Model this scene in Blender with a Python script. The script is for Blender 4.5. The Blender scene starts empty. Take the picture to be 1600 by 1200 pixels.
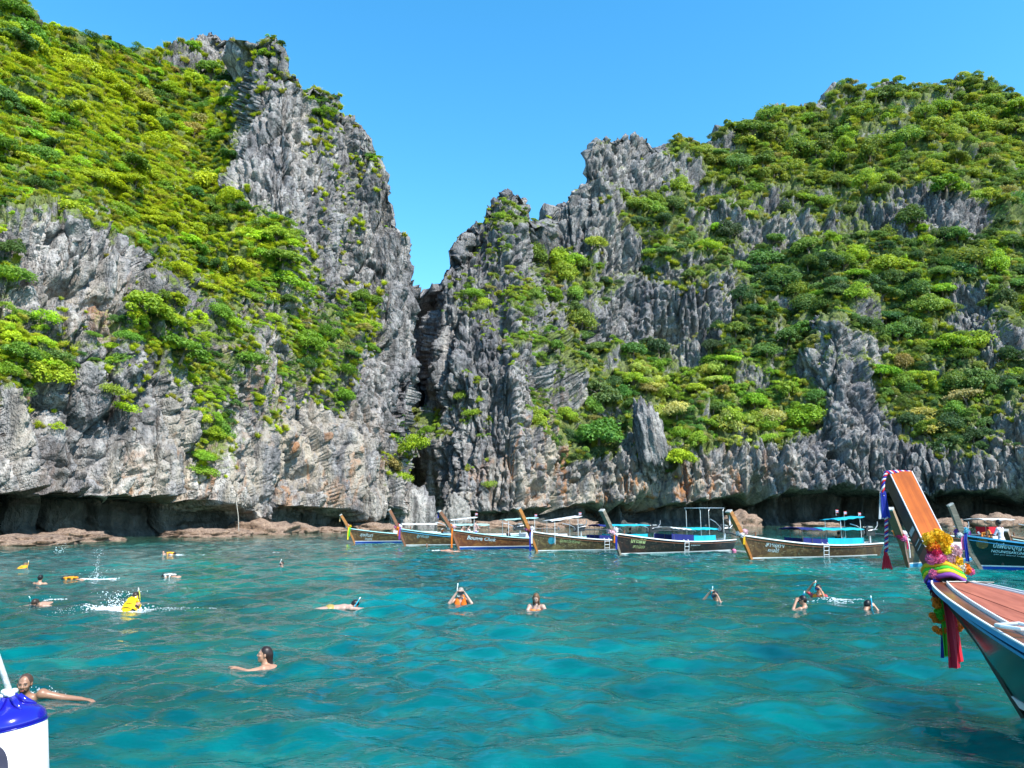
import bpy, math, random
import numpy as np
from mathutils import Vector, Matrix, Euler

# ------------------------------------------------------------------ camera, sky, sun, exposure
SC = bpy.context.scene
COL = SC.collection
F_PX, CAM_H, PITCH = 1109.0, 2.05, math.radians(10.57)
cam_data = bpy.data.cameras.new('camera')
cam_data.sensor_width = 36.0
cam_data.lens = F_PX / 1600.0 * 36.0
cam_data.clip_start, cam_data.clip_end = 0.1, 12000.0
cam = bpy.data.objects.new('camera', cam_data)
cam.location = (0, 0, CAM_H)
cam.rotation_euler = (math.pi / 2 + PITCH, 0, 0)
COL.objects.link(cam)
SC.camera = cam

SUN_EL, SUN_AZ = math.radians(48), math.radians(140)     # azimuth clockwise from +Y (the view direction)
world = bpy.data.worlds.new('World')
SC.world = world
world.use_nodes = True
wn = world.node_tree
wn.nodes.clear()
w_out = wn.nodes.new('ShaderNodeOutputWorld')
w_bg = wn.nodes.new('ShaderNodeBackground')
w_sky = wn.nodes.new('ShaderNodeTexSky')
w_sky.sky_type = 'NISHITA'
w_sky.sun_disc = False
w_sky.sun_elevation = SUN_EL
w_sky.sun_rotation = SUN_AZ
w_sky.altitude = 0
w_sky.air_density = 1.0
w_sky.dust_density = 0.15
w_sky.ozone_density = 1.6
w_hsv = wn.nodes.new('ShaderNodeHueSaturation')
w_hsv.inputs['Hue'].default_value = 0.487
w_hsv.inputs['Saturation'].default_value = 1.35
w_hsv.inputs['Value'].default_value = 1.0
w_bg.inputs['Strength'].default_value = 0.15
wn.links.new(w_sky.outputs[0], w_hsv.inputs['Color'])
wn.links.new(w_hsv.outputs[0], w_bg.inputs['Color'])
wn.links.new(w_bg.outputs[0], w_out.inputs['Surface'])

sun_data = bpy.data.lights.new('sun', 'SUN')
sun_data.energy = 3.4
sun_data.angle = math.radians(0.53)
sun_data.color = (1.0, 0.955, 0.88)
sun = bpy.data.objects.new('sun', sun_data)
SUN_DIR = Vector((math.sin(SUN_AZ) * math.cos(SUN_EL), math.cos(SUN_AZ) * math.cos(SUN_EL), math.sin(SUN_EL)))
sun.rotation_euler = SUN_DIR.to_track_quat('Z', 'Y').to_euler()
sun.location = (30, -30, 60)
COL.objects.link(sun)

SC.view_settings.view_transform = 'Standard'
SC.view_settings.look = 'None'
SC.view_settings.exposure = 1.3
SC.view_settings.gamma = 1.0
SC.view_settings.use_curve_mapping = False
SC.render.engine = 'CYCLES'
SC.cycles.max_bounces = 4
SC.cycles.diffuse_bounces = 2
SC.cycles.glossy_bounces = 2
SC.cycles.transmission_bounces = 4
SC.cycles.transparent_max_bounces = 4
SC.cycles.caustics_reflective = False
SC.cycles.caustics_refractive = False
SC.cycles.sample_clamp_indirect = 4.0

random.seed(7)
RNG = np.random.default_rng(11)

# ------------------------------------------------------------------ measuring helpers (photo pixels <-> metres)
CP, SP = math.cos(PITCH), math.sin(PITCH)

def ray(px, py):
    a = (np.asarray(px, float) - 800) / F_PX
    b = (600 - np.asarray(py, float)) / F_PX
    return a, CP - SP * b, SP + CP * b

def at(px, py, D):
    """world point seen at a photo pixel, D metres ahead (along +Y)"""
    dx, dy, dz = ray(px, py)
    t = D / dy
    return np.stack(np.broadcast_arrays(t * dx, t * dy, CAM_H + t * dz), -1)

def on_water(px, py, z=0.0):
    dx, dy, dz = ray(px, py)
    t = (z - CAM_H) / dz
    return np.array([float(t * dx), float(t * dy), z])

def to_px(P):
    P = np.asarray(P, float)
    x, y, z = P[..., 0], P[..., 1], P[..., 2] - CAM_H
    d = y * CP + z * SP
    u = -y * SP + z * CP
    d = np.maximum(d, 1e-3)
    return 800 + F_PX * x / d, 600 - F_PX * u / d

# ------------------------------------------------------------------ noise
_PERM = np.random.default_rng(2024).permutation(4096).astype(np.int32)
_PERM2 = np.concatenate([_PERM, _PERM])

def _hash(ix, iy, iz, seed):
    """table hash of integer lattice points -> 0..4095"""
    h = _PERM2[((ix + seed * 131) & 4095)]
    h = _PERM2[((h + iy) & 4095)]
    return _PERM2[((h + iz) & 4095)]

_G = np.array([(1,1,0),(-1,1,0),(1,-1,0),(-1,-1,0),(1,0,1),(-1,0,1),(1,0,-1),(-1,0,-1),(0,1,1),(0,-1,1),(0,1,-1),(0,-1,-1),(1,1,0),(-1,1,0),(0,-1,1),(0,-1,-1)], np.float32)
_GX, _GY, _GZ = (_G[:, k].copy() for k in range(3))

def perlin(P, seed=0):
    P = np.asarray(P)
    sh = P.shape[:-1]
    X, Y, Z = (np.ascontiguousarray(P[..., k], np.float32).ravel() for k in range(3))
    ix, iy, iz = np.floor(X), np.floor(Y), np.floor(Z)
    fx, fy, fz = X - ix, Y - iy, Z - iz
    ix, iy, iz = ix.astype(np.int32), iy.astype(np.int32), iz.astype(np.int32)
    ux, uy, uz = (f * f * f * (f * (f * 6 - 15) + 10) for f in (fx, fy, fz))
    out = np.zeros(len(X), np.float32)
    hx = [_PERM2[(ix + d + seed * 131) & 4095] for d in (0, 1)]
    for dx in (0, 1):
        wx = ux if dx else 1 - ux
        gx = fx - dx
        for dy in (0, 1):
            wxy = wx * (uy if dy else 1 - uy)
            gy = fy - dy
            hxy = _PERM2[(hx[dx] + iy + dy) & 4095]
            for dz in (0, 1):
                g = _PERM2[(hxy + iz + dz) & 4095] & 15
                out += wxy * (uz if dz else 1 - uz) * (_GX[g] * gx + _GY[g] * gy + _GZ[g] * (fz - dz))
    return out.reshape(sh)

def fbm(P, octaves=4, seed=0, gain=0.5, lac=2.03):
    out, a, tot = 0, 1.0, 0
    P = np.asarray(P, float)
    for k in range(octaves):
        out = out + a * perlin(P, seed + k * 17)
        tot += a
        a *= gain
        P = P * lac + 13.7
    return out / tot

def ridged(P, octaves=3, seed=0, gain=0.5, lac=2.1):
    out, a, tot = 0, 1.0, 0
    P = np.asarray(P, float)
    for k in range(octaves):
        n = 1 - 2.0 * np.abs(perlin(P, seed + k * 31))
        out = out + a * n
        tot += a
        a *= gain
        P = P * lac + 7.3
    return out / tot

def cells(P, seed=0):
    """cellular noise: nearest-cell random value, tilt term and edge distance"""
    P = np.asarray(P)
    sh = P.shape[:-1]
    X, Y, Z = (np.ascontiguousarray(P[..., k], np.float32).ravel() for k in range(3))
    ix, iy, iz = np.floor(X - 0.5), np.floor(Y - 0.5), np.floor(Z - 0.5)
    fx, fy, fz = X - ix, Y - iy, Z - iz
    ix, iy, iz = ix.astype(np.int32), iy.astype(np.int32), iz.astype(np.int32)
    n = len(X)
    f1 = np.full(n, 9.0, np.float32); f2 = f1.copy()
    hid = np.zeros(n, np.int32); bx = np.zeros(n, np.float32); bz = bx.copy()
    for dx in (0, 1):
        for dy in (0, 1):
            for dz in (0, 1):
                h = _hash(ix + dx, iy + dy, iz + dz, seed)
                ox = dx + (h & 63) * np.float32(0.9 / 63) - fx
                oy = dy + ((h >> 3) & 63) * np.float32(0.9 / 63) - fy
                oz = dz + ((h >> 6) & 63) * np.float32(0.9 / 63) - fz
                d = np.sqrt(ox * ox + oy * oy + oz * oz)
                near = d < f1
                f2 = np.where(near, f1, np.minimum(f2, d))
                f1 = np.where(near, d, f1)
                hid = np.where(near, h, hid); bx = np.where(near, ox, bx); bz = np.where(near, oz, bz)
    a = ((hid * 37) & 63) / 63.0 * 6.283
    tilt = bx * np.cos(a) + bz * np.sin(a)
    rnd = ((hid * 101) & 4095) / 4095.0
    return (rnd * 2 - 1).reshape(sh), tilt.reshape(sh), (f2 - f1).reshape(sh)

def sstep(a, b, x):
    t = np.clip((np.asarray(x, float) - a) / (b - a), 0, 1)
    return t * t * (3 - 2 * t)

# ------------------------------------------------------------------ object helpers
def mesh_obj(name, verts, faces, mat=None, parent=None, smooth=False, mats=None, face_mat=None, link=True):
    me = bpy.data.meshes.new(name)
    verts = np.asarray(verts, np.float32).reshape(-1, 3)
    if isinstance(faces, np.ndarray):
        n, k = faces.shape
        me.vertices.add(len(verts))
        me.vertices.foreach_set('co', verts.ravel())
        me.loops.add(n * k)
        me.loops.foreach_set('vertex_index', faces.astype(np.int32).ravel())
        me.polygons.add(n)
        me.polygons.foreach_set('loop_start', np.arange(n, dtype=np.int32) * k)
        me.update(calc_edges=True)
        me.validate()
    else:
        me.from_pydata([tuple(map(float, v)) for v in verts], [], [tuple(map(int, f)) for f in faces])
        me.update()
    for m in (mats or ([mat] if mat else [])):
        me.materials.append(m)
    if face_mat is not None:
        me.polygons.foreach_set('material_index', np.asarray(face_mat, np.int32))
    if smooth:
        me.polygons.foreach_set('use_smooth', np.ones(len(me.polygons), bool))
    o = bpy.data.objects.new(name, me)
    if link:
        COL.objects.link(o)
    if parent is not None:
        o.parent = parent
    return o

def empty(name, loc=(0, 0, 0), rz=0.0):
    o = bpy.data.objects.new(name, None)
    o.location = loc
    o.rotation_euler = (0, 0, rz)
    o.empty_display_size = 0.2
    COL.objects.link(o)
    return o

def tag(o, label=None, cat=None, group=None, kind=None):
    if label: o['label'] = label
    if cat: o['category'] = cat
    if group: o['group'] = group
    if kind: o['kind'] = kind
    return o

def vattr(o, name, data, color=False):
    if color:
        a = o.data.attributes.new(name, 'FLOAT_COLOR', 'POINT')
        d = np.ones((len(data), 4), np.float32)
        d[:, :3] = data
        a.data.foreach_set('color', d.ravel())
    else:
        a = o.data.attributes.new(name, 'FLOAT', 'POINT')
        a.data.foreach_set('value', np.asarray(data, np.float32).ravel())

class MB:
    """collects simple shapes into one mesh"""
    def __init__(self):
        self.v, self.f = [], []
    def add(self, v, f):
        b = len(self.v)
        self.v += [tuple(map(float, p)) for p in v]
        self.f += [tuple(b + i for i in q) for q in f]
        return self
    def box(self, c, s, R=None):
        c = Vector(c); hx, hy, hz = s[0] / 2, s[1] / 2, s[2] / 2
        vs = [Vector((x, y, z)) for z in (-hz, hz) for y in (-hy, hy) for x in (-hx, hx)]
        if R is not None: vs = [R @ v for v in vs]
        return self.add([c + v for v in vs], [(0, 2, 3, 1), (4, 5, 7, 6), (0, 1, 5, 4), (2, 6, 7, 3), (0, 4, 6, 2), (1, 3, 7, 5)])
    def tube(self, pts, r, n=8, cap=True):
        pts = [Vector(p) for p in pts]
        rs = r if hasattr(r, '__len__') else [r] * len(pts)
        up = Vector((0, 0, 1))
        rings = []
        prev = None
        for i, p in enumerate(pts):
            d = (pts[min(i + 1, len(pts) - 1)] - pts[max(i - 1, 0)])
            d = d.normalized() if d.length > 1e-9 else Vector((0, 0, 1))
            if prev is None:
                a = d.cross(up if abs(d.z) < 0.9 else Vector((1, 0, 0))).normalized()
            else:
                a = (prev - d * prev.dot(d)).normalized()
            prev = a
            b = d.cross(a)
            rings.append([p + (a * math.cos(2 * math.pi * k / n) + b * math.sin(2 * math.pi * k / n)) * rs[i] for k in range(n)])
        v = [q for ring in rings for q in ring]
        f = []
        for i in range(len(rings) - 1):
            for k in range(n):
                f.append((i * n + k, i * n + (k + 1) % n, (i + 1) * n + (k + 1) % n, (i + 1) * n + k))
        if cap:
            f.append(tuple(range(n - 1, -1, -1)))
            f.append(tuple((len(rings) - 1) * n + k for k in range(n)))
        return self.add(v, f)
    def lathe(self, prof, n=16, c=(0, 0, 0), R=None):
        c = Vector(c); v = []; f = []
        for (r, z) in prof:
            for k in range(n):
                p = Vector((r * math.cos(2 * math.pi * k / n), r * math.sin(2 * math.pi * k / n), z))
                v.append(c + (R @ p if R is not None else p))
        for i in range(len(prof) - 1):
            for k in range(n):
                f.append((i * n + k, i * n + (k + 1) % n, (i + 1) * n + (k + 1) % n, (i + 1) * n + k))
        f.append(tuple(range(n - 1, -1, -1)))
        f.append(tuple((len(prof) - 1) * n + k for k in range(n)))
        return self.add(v, f)
    def ball(self, c, r, n=10, m=7, squash=1.0):
        prof = [(max(1e-4, r * math.sin(math.pi * i / m)), -r * squash * math.cos(math.pi * i / m)) for i in range(m + 1)]
        return self.lathe(prof, n, c)
    def build(self, name, mat, parent=None, smooth=False):
        return mesh_obj(name, self.v, self.f, mat, parent, smooth)

def grid_faces(nr, nc, wrap=False):
    i = np.arange(nr - 1)[:, None] * nc
    j = np.arange(nc - 1)[None, :]
    a = (i + j).ravel()
    return np.stack([a, a + 1, a + nc + 1, a + nc], 1)
# ------------------------------------------------------------------ materials
def new_mat(name):
    m = bpy.data.materials.new(name)
    m.use_nodes = True
    nt = m.node_tree
    nt.nodes.clear()
    out = nt.nodes.new('ShaderNodeOutputMaterial')
    return m, nt, out

class NT:
    """tiny node-building helper"""
    def __init__(self, nt): self.nt = nt
    def n(self, t, **kw):
        nd = self.nt.nodes.new(t)
        for k, v in kw.items(): setattr(nd, k, v)
        return nd
    def link(self, a, b): self.nt.links.new(a, b)
    def val(self, sock, v):
        if hasattr(v, 'is_output') or isinstance(v, bpy.types.NodeSocket): self.link(v, sock)
        else: sock.default_value = v
    def math(self, op, a, b=0.0, c=None, clamp=False):
        nd = self.n('ShaderNodeMath', operation=op, use_clamp=clamp)
        self.val(nd.inputs[0], a); self.val(nd.inputs[1], b)
        if c is not None: self.val(nd.inputs[2], c)
        return nd.outputs[0]
    def mix(self, fac, a, b, blend='MIX'):
        nd = self.n('ShaderNodeMix', data_type='RGBA', blend_type=blend)
        self.val(nd.inputs[0], fac)
        for s, v in ((nd.inputs[6], a), (nd.inputs[7], b)):
            if isinstance(v, tuple): s.default_value = (*v, 1.0)
            else: self.link(v, s)
        return nd.outputs[2]
    def coords(self, scale=(1, 1, 1), kind='Object', rot=(0, 0, 0)):
        tc = self.n('ShaderNodeTexCoord')
        mp = self.n('ShaderNodeMapping')
        mp.inputs['Scale'].default_value = scale
        mp.inputs['Rotation'].default_value = rot
        self.link(tc.outputs[kind], mp.inputs['Vector'])
        return mp.outputs[0]
    def noise(self, vec, scale=1.0, detail=4.0, rough=0.55, dist=0.0, lac=2.0):
        nd = self.n('ShaderNodeTexNoise')
        self.link(vec, nd.inputs['Vector'])
        nd.inputs['Scale'].default_value = scale
        nd.inputs['Detail'].default_value = detail
        nd.inputs['Roughness'].default_value = rough
        nd.inputs['Distortion'].default_value = dist
        return nd.outputs['Fac']
    def ramp(self, fac, stops, interp='LINEAR'):
        nd = self.n('ShaderNodeValToRGB')
        nd.color_ramp.interpolation = interp
        e = nd.color_ramp.elements
        while len(e) < len(stops): e.new(0.5)
        for k, (p, c) in enumerate(stops):
            e[k].position = p
            e[k].color = (*c, 1.0) if isinstance(c, tuple) else (c, c, c, 1.0)
        self.link(fac, nd.inputs[0])
        return nd.outputs[0]
    def attr(self, name, kind='GEOMETRY', out='Fac'):
        nd = self.n('ShaderNodeAttribute', attribute_name=name, attribute_type=kind)
        return nd.outputs[out]
    def bump(self, h, strength=0.3, dist=0.05, normal=None):
        nd = self.n('ShaderNodeBump')
        nd.inputs['Strength'].default_value = strength
        nd.inputs['Distance'].default_value = dist
        self.link(h, nd.inputs['Height'])
        if normal is not None: self.link(normal, nd.inputs['Normal'])
        return nd.outputs[0]
    def bsdf(self, col, rough=0.6, normal=None, **kw):
        nd = self.n('ShaderNodeBsdfPrincipled')
        if isinstance(col, tuple): nd.inputs['Base Color'].default_value = (*col, 1.0)
        else: self.link(col, nd.inputs['Base Color'])
        self.val(nd.inputs['Roughness'], rough)
        if normal is not None: self.link(normal, nd.inputs['Normal'])
        for k, v in kw.items(): self.val(nd.inputs[k.replace('_', ' ')], v)
        return nd.outputs[0]

_simple = {}
def paint(name, col, rough=0.5, var=0.12, scale=6.0, bump=0.0, grain=None, **kw):
    """painted / plain surface with a little procedural wear"""
    if name in _simple: return _simple[name]
    m, nt, out = new_mat(name)
    N = NT(nt)
    vec = N.coords(grain or (1, 1, 1))
    f = N.noise(vec, scale, 5.0, 0.65)
    lo = tuple(max(0, c * (1 - var * 1.6)) for c in col)
    hi = tuple(min(1, c * (1 + var)) for c in col)
    c = N.ramp(f, [(0.3, lo), (0.7, hi)])
    nrm = N.bump(f, bump, 0.01) if bump else None
    nt.links.new(N.bsdf(c, rough, nrm, **kw), out.inputs['Surface'])
    _simple[name] = m
    return m

def wood(name, dark, light, rough=0.45, grain=(1.2, 14, 14), scale=1.6, coat=0.0, bump=0.15, spec=0.5):
    if name in _simple: return _simple[name]
    m, nt, out = new_mat(name)
    N = NT(nt)
    g = N.noise(N.coords(grain), scale, 6, 0.6, 0.6)
    big = N.noise(N.coords((0.8, 2.0, 2.0)), 1.3, 3, 0.6)
    c = N.ramp(g, [(0.25, dark), (0.62, light), (0.8, tuple(min(1, x * 1.15) for x in light))])
    c = N.mix(N.ramp(big, [(0.35, 0.0), (0.75, 0.55)]), c, tuple(x * 0.55 for x in dark))
    nt.links.new(N.bsdf(c, rough, N.bump(g, bump, 0.01), Coat_Weight=coat, Coat_Roughness=0.12, Specular_IOR_Level=spec), out.inputs['Surface'])
    _simple[name] = m
    return m

def cloth(name, col, rough=0.85, scale=40.0):
    if name in _simple: return _simple[name]
    m, nt, out = new_mat(name)
    N = NT(nt)
    vec = N.coords()
    f = N.noise(vec, 3.0, 4, 0.6)
    c = N.ramp(f, [(0.3, tuple(x * 0.82 for x in col)), (0.7, tuple(min(1, x * 1.06) for x in col))])
    w = N.noise(vec, scale, 2, 0.5)
    p = N.bsdf(c, rough, N.bump(w, 0.2, 0.004))
    tr = N.n('ShaderNodeBsdfTranslucent')
    N.link(c, tr.inputs['Color'])
    mx = N.n('ShaderNodeMixShader'); mx.inputs[0].default_value = 0.25
    N.link(p, mx.inputs[1]); N.link(tr.outputs[0], mx.inputs[2])
    N.link(mx.outputs[0], out.inputs['Surface'])
    _simple[name] = m
    return m

def make_rock(name, base_lo, base_mid, base_hi, warm=0.5, soil=(0.10, 0.125, 0.028)):
    """karst limestone: grey, black water streaks, pale and rust stains (attr stain), soil under plants (attr veg)"""
    m, nt, out = new_mat(name)
    N = NT(nt)
    o1 = N.coords((1, 1, 1))
    ov = N.coords((1, 1, 0.22))
    mid = N.noise(ov, 0.55, 3, 0.7, 0.0)
    fine = N.noise(o1, 2.3, 3, 0.75)
    streak = N.noise(N.coords((1, 1, 0.06)), 0.8, 3, 0.6)
    c = N.ramp(mid, [(0.30, base_lo), (0.5, base_mid), (0.72, base_hi)])
    c = N.mix(N.ramp(fine, [(0.36, 0.8), (0.48, 0.0)]), c, tuple(x * 0.45 for x in base_lo))
    c = N.mix(N.ramp(fine, [(0.6, 0.0), (0.8, 0.55)]), c, tuple(min(1, x * 1.35) for x in base_hi))
    c = N.mix(N.ramp(streak, [(0.5, 0.0), (0.64, 0.75)]), c, tuple(x * 0.5 for x in base_lo))
    big = N.noise(N.coords((1, 1, 0.35)), 0.09, 2, 0.6)
    c = N.mix(1.0, c, N.ramp(big, [(0.34, (0.66, 0.66, 0.70)), (0.5, (1.0, 1.0, 1.0)), (0.66, (1.3, 1.27, 1.2))]), 'MULTIPLY')
    # pale calcite and rust stains
    st = N.attr('stain')
    sn = N.noise(ov, 0.42, 3, 0.65, 0.5)
    cream = N.math('MULTIPLY', N.ramp(sn, [(0.42, 0.0), (0.58, 1.0)]), st, clamp=True)
    c = N.mix(N.math('MULTIPLY', cream, 0.8), c, (0.44, 0.37, 0.28))
    sn2 = N.noise(N.coords((1.0, 1.0, 0.4)), 0.33, 3, 0.6, 0.8)
    rust = N.math('MULTIPLY', N.ramp(sn2, [(0.55, 0.0), (0.66, 1.0)]), N.math('MULTIPLY', st, warm), clamp=True)
    c = N.mix(rust, c, (0.33, 0.14, 0.045))
    # thin soil, moss and roots where plants hold
    vg = N.attr('veg')
    vn = N.noise(o1, 0.9, 3, 0.7)
    vm = N.ramp(N.math('ADD', vg, N.math('MULTIPLY', N.math('SUBTRACT', vn, 0.5), 1.1)), [(0.42, 0.0), (0.62, 0.85)])
    c = N.mix(vm, c, N.ramp(vn, [(0.35, tuple(x * 0.7 for x in soil)), (0.7, (0.17, 0.22, 0.035))]))
    # tidal notch band: algae, plus cave shade painted into the rock colour
    wet = N.attr('wet')  # notch and cave mask: algae and painted shade
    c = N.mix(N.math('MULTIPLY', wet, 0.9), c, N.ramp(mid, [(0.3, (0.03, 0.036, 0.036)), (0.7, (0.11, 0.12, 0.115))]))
    h = N.noise(N.coords((1, 1, 0.6)), 1.9, 3, 0.75)
    nt.links.new(N.bsdf(c, 0.92, N.bump(h, 1.0, 0.55), Specular_IOR_Level=0.15), out.inputs['Surface'])
    return m

M_ROCK_A = make_rock('limestone_near', (0.122, 0.116, 0.116), (0.245, 0.232, 0.226), (0.43, 0.40, 0.375), 0.9)
M_ROCK_B = make_rock('limestone_far', (0.118, 0.115, 0.120), (0.22, 0.213, 0.213), (0.385, 0.365, 0.345), 1.0)

def make_shore(name, lo, hi):
    m, nt, out = new_mat(name)
    N = NT(nt)
    v = N.coords()
    f = N.noise(v, 2.2, 6, 0.7)
    g = N.noise(v, 9.0, 4, 0.7)
    c = N.ramp(f, [(0.3, lo), (0.68, hi)])
    c = N.mix(N.ramp(g, [(0.4, 0.6), (0.55, 0.0)]), c, tuple(x * 0.35 for x in lo))
    nt.links.new(N.bsdf(c, 0.85, N.bump(N.math('ADD', f, g), 0.8, 0.15)), out.inputs['Surface'])
    return m
M_SHORE = make_shore('shore_rock', (0.13, 0.075, 0.05), (0.42, 0.29, 0.20))
M_BOULDER = make_shore('boulder_rock', (0.11, 0.11, 0.11), (0.42, 0.39, 0.34))

def make_leaf(name, spread=0.42):
    m, nt, out = new_mat(name)
    N = NT(nt)
    oc = N.attr('tint', 'INSTANCER', 'Color')
    lf = N.attr('lf')
    c = N.mix(1.0, oc, N.ramp(lf, [(0.0, (1.0, 1.1, 1.0)), (0.5, (1.75, 1.75, 1.7)), (1.0, (2.5, 2.3, 1.9))]), 'MULTIPLY')
    d = N.n('ShaderNodeBsdfPrincipled')
    N.link(c, d.inputs['Base Color'])
    d.inputs['Roughness'].default_value = 0.55
    d.inputs['Specular IOR Level'].default_value = 0.25
    t = N.n('ShaderNodeBsdfTranslucent')
    N.link(N.mix(1.0, c, (1.25, 1.15, 0.5), 'MULTIPLY'), t.inputs['Color'])
    mx = N.n('ShaderNodeMixShader'); mx.inputs[0].default_value = spread
    N.link(d.outputs[0], mx.inputs[1]); N.link(t.outputs[0], mx.inputs[2])
    N.link(mx.outputs[0], out.inputs['Surface'])
    return m, oc
M_LEAF_I, _ = make_leaf('leaf_instanced')

def make_leaf_obj():
    m, nt, out = new_mat('leaf')
    N = NT(nt)
    oi = N.n('ShaderNodeObjectInfo')
    oc = oi.outputs['Color']
    lf = N.attr('lf')
    c = N.mix(1.0, oc, N.ramp(lf, [(0.0, (1.0, 1.1, 1.0)), (0.5, (1.75, 1.75, 1.7)), (1.0, (2.5, 2.3, 1.9))]), 'MULTIPLY')
    d = N.n('ShaderNodeBsdfPrincipled')
    N.link(c, d.inputs['Base Color'])
    d.inputs['Roughness'].default_value = 0.55
    d.inputs['Specular IOR Level'].default_value = 0.25
    t = N.n('ShaderNodeBsdfTranslucent')
    N.link(N.mix(1.0, c, (1.25, 1.15, 0.5), 'MULTIPLY'), t.inputs['Color'])
    mx = N.n('ShaderNodeMixShader'); mx.inputs[0].default_value = 0.42
    N.link(d.outputs[0], mx.inputs[1]); N.link(t.outputs[0], mx.inputs[2])
    N.link(mx.outputs[0], out.inputs['Surface'])
    return m
M_LEAF = make_leaf_obj()
M_BARK = paint('bark', (0.17, 0.14, 0.11), 0.9, 0.3, 5, 0.4, (1, 1, 0.3))

def make_water():
    m, nt, out = new_mat('sea_water')
    N = NT(nt)
    o = N.coords()
    # seabed seen through the water: pale sand, darker coral, shallow green fringe (attr shallow)
    n1 = N.noise(N.coords((1, 1, 1)), 0.11, 2, 0.6, 0.7)
    n2 = N.noise(N.coords((1, 1.5, 1)), 1.1, 2, 0.6, 0.7)
    f = N.math('ADD', N.math('MULTIPLY', n1, 0.70), N.math('MULTIPLY', n2, 0.30))
    c = N.ramp(f, [(0.37, (0.0, 0.053, 0.057)), (0.50, (0.0, 0.098, 0.096)), (0.63, (0.0, 0.175, 0.156))])
    c = N.mix(N.attr('shallow'), c, (0.055, 0.105, 0.055))
    w1 = N.noise(N.coords((1, 1.6, 1), rot=(0, 0, 0.35)), 1.7, 2, 0.5, 0.3)
    w2 = N.noise(N.coords((1, 1.7, 1), rot=(0, 0, -0.3)), 5.6, 2, 0.5)
    h = N.math('ADD', N.math('MULTIPLY', w1, 1.0), N.math('MULTIPLY', w2, 0.40))
    nrm = N.bump(h, 0.7, 0.085)
    w3 = N.noise(N.coords((1, 1.5, 1), rot=(0, 0, 0.1)), 15.0, 1, 0.5)
    nrm = N.bump(N.math('ADD', h, N.math('MULTIPLY', w3, 0.14)), 0.7, 0.036)
    p = N.bsdf(c, 0.015, nrm, IOR=1.36, Specular_IOR_Level=0.5, Subsurface_Weight=1.0, Subsurface_Scale=4.0)
    p.node.subsurface_method = 'BURLEY'
    p.node.inputs['Subsurface Radius'].default_value = (0.6, 1.0, 1.0)
    nt.links.new(p, out.inputs['Surface'])
    return m
M_WATER = make_water()
# ------------------------------------------------------------------ plant cover and stains of the bay walls, surveyed in 40 px cells
VEG = """9500000000000000000000000000000000000000
9799953333530000000000000000000000000000
9999995333453000000000000000000003999999
9999999974225400000000000000000088479399
9999999985214430000000000009999995655988
9999999983114244000000032289579999569999
9999999982113453300000043279999998998988
9999999972122334300010434566555688744578
6667999996542433002562248984454466432248
1113489999962423013543335898744557978889
8213135899853321022435873585569999999779
4111335387654351034564762134479989996448
6522677374564871023353431133676558887227
8675458854486742112256645432785665899635
6963524874378511112246889987999433999866
4422432474544721146236999999999831578865
2231122283621112725234995999998830368843
1111112162311114621112882596332110124543
1111211151111115113111121153121110011332
1000000000000000000010000000000000000000
0000000000000000000000000000000000000000"""
VEG = np.array([[int(c) for c in r[:40].ljust(40, '0')] for r in VEG.split('\n')], float) / 9.0
STAIN = [  # (px, py, rx, ry, strength)
    (330, 745, 190, 45, 0.8), (470, 720, 110, 90, 0.9), (300, 690, 30, 70, 0.7), (135, 470, 70, 45, 0.7), (10, 480, 40, 60, 0.9),
    (45, 650, 30, 60, 0.7), (560, 760, 90, 50, 0.7), (850, 730, 70, 80, 1.0), (915, 770, 60, 40, 1.0), (1040, 760, 130, 35, 1.0),
    (390, 600, 60, 130, 0.5), (1010, 730, 40, 50, 0.6), (740, 770, 60, 30, 0.5), (1160, 750, 70, 40, 0.7), (860, 690, 45, 30, 1.0),
    (1590, 720, 30, 40, 0.8), (430, 700, 40, 60, 0.8)]

def grid_lookup(G, px, py):
    x = np.clip(px / 40 - 0.5, 0, 38.999)
    y = np.clip(py / 40 - 0.5, 0, 19.999)
    i, j = x.astype(int), y.astype(int)
    fx, fy = x - i, y - j
    return (G[j, i] * (1 - fx) + G[j, i + 1] * fx) * (1 - fy) + (G[j + 1, i] * (1 - fx) + G[j + 1, i + 1] * fx) * fy

def blur(A, k, axis):
    if k < 1: return A
    w = np.exp(-0.5 * (np.arange(-2 * k, 2 * k + 1) / k) ** 2); w /= w.sum()
    pad = [(0, 0), (0, 0)]; pad[axis] = (2 * k, 2 * k)
    B = np.pad(A, pad, mode='edge')
    return np.apply_along_axis(lambda r: np.convolve(r, w, 'valid'), axis, B)

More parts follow.
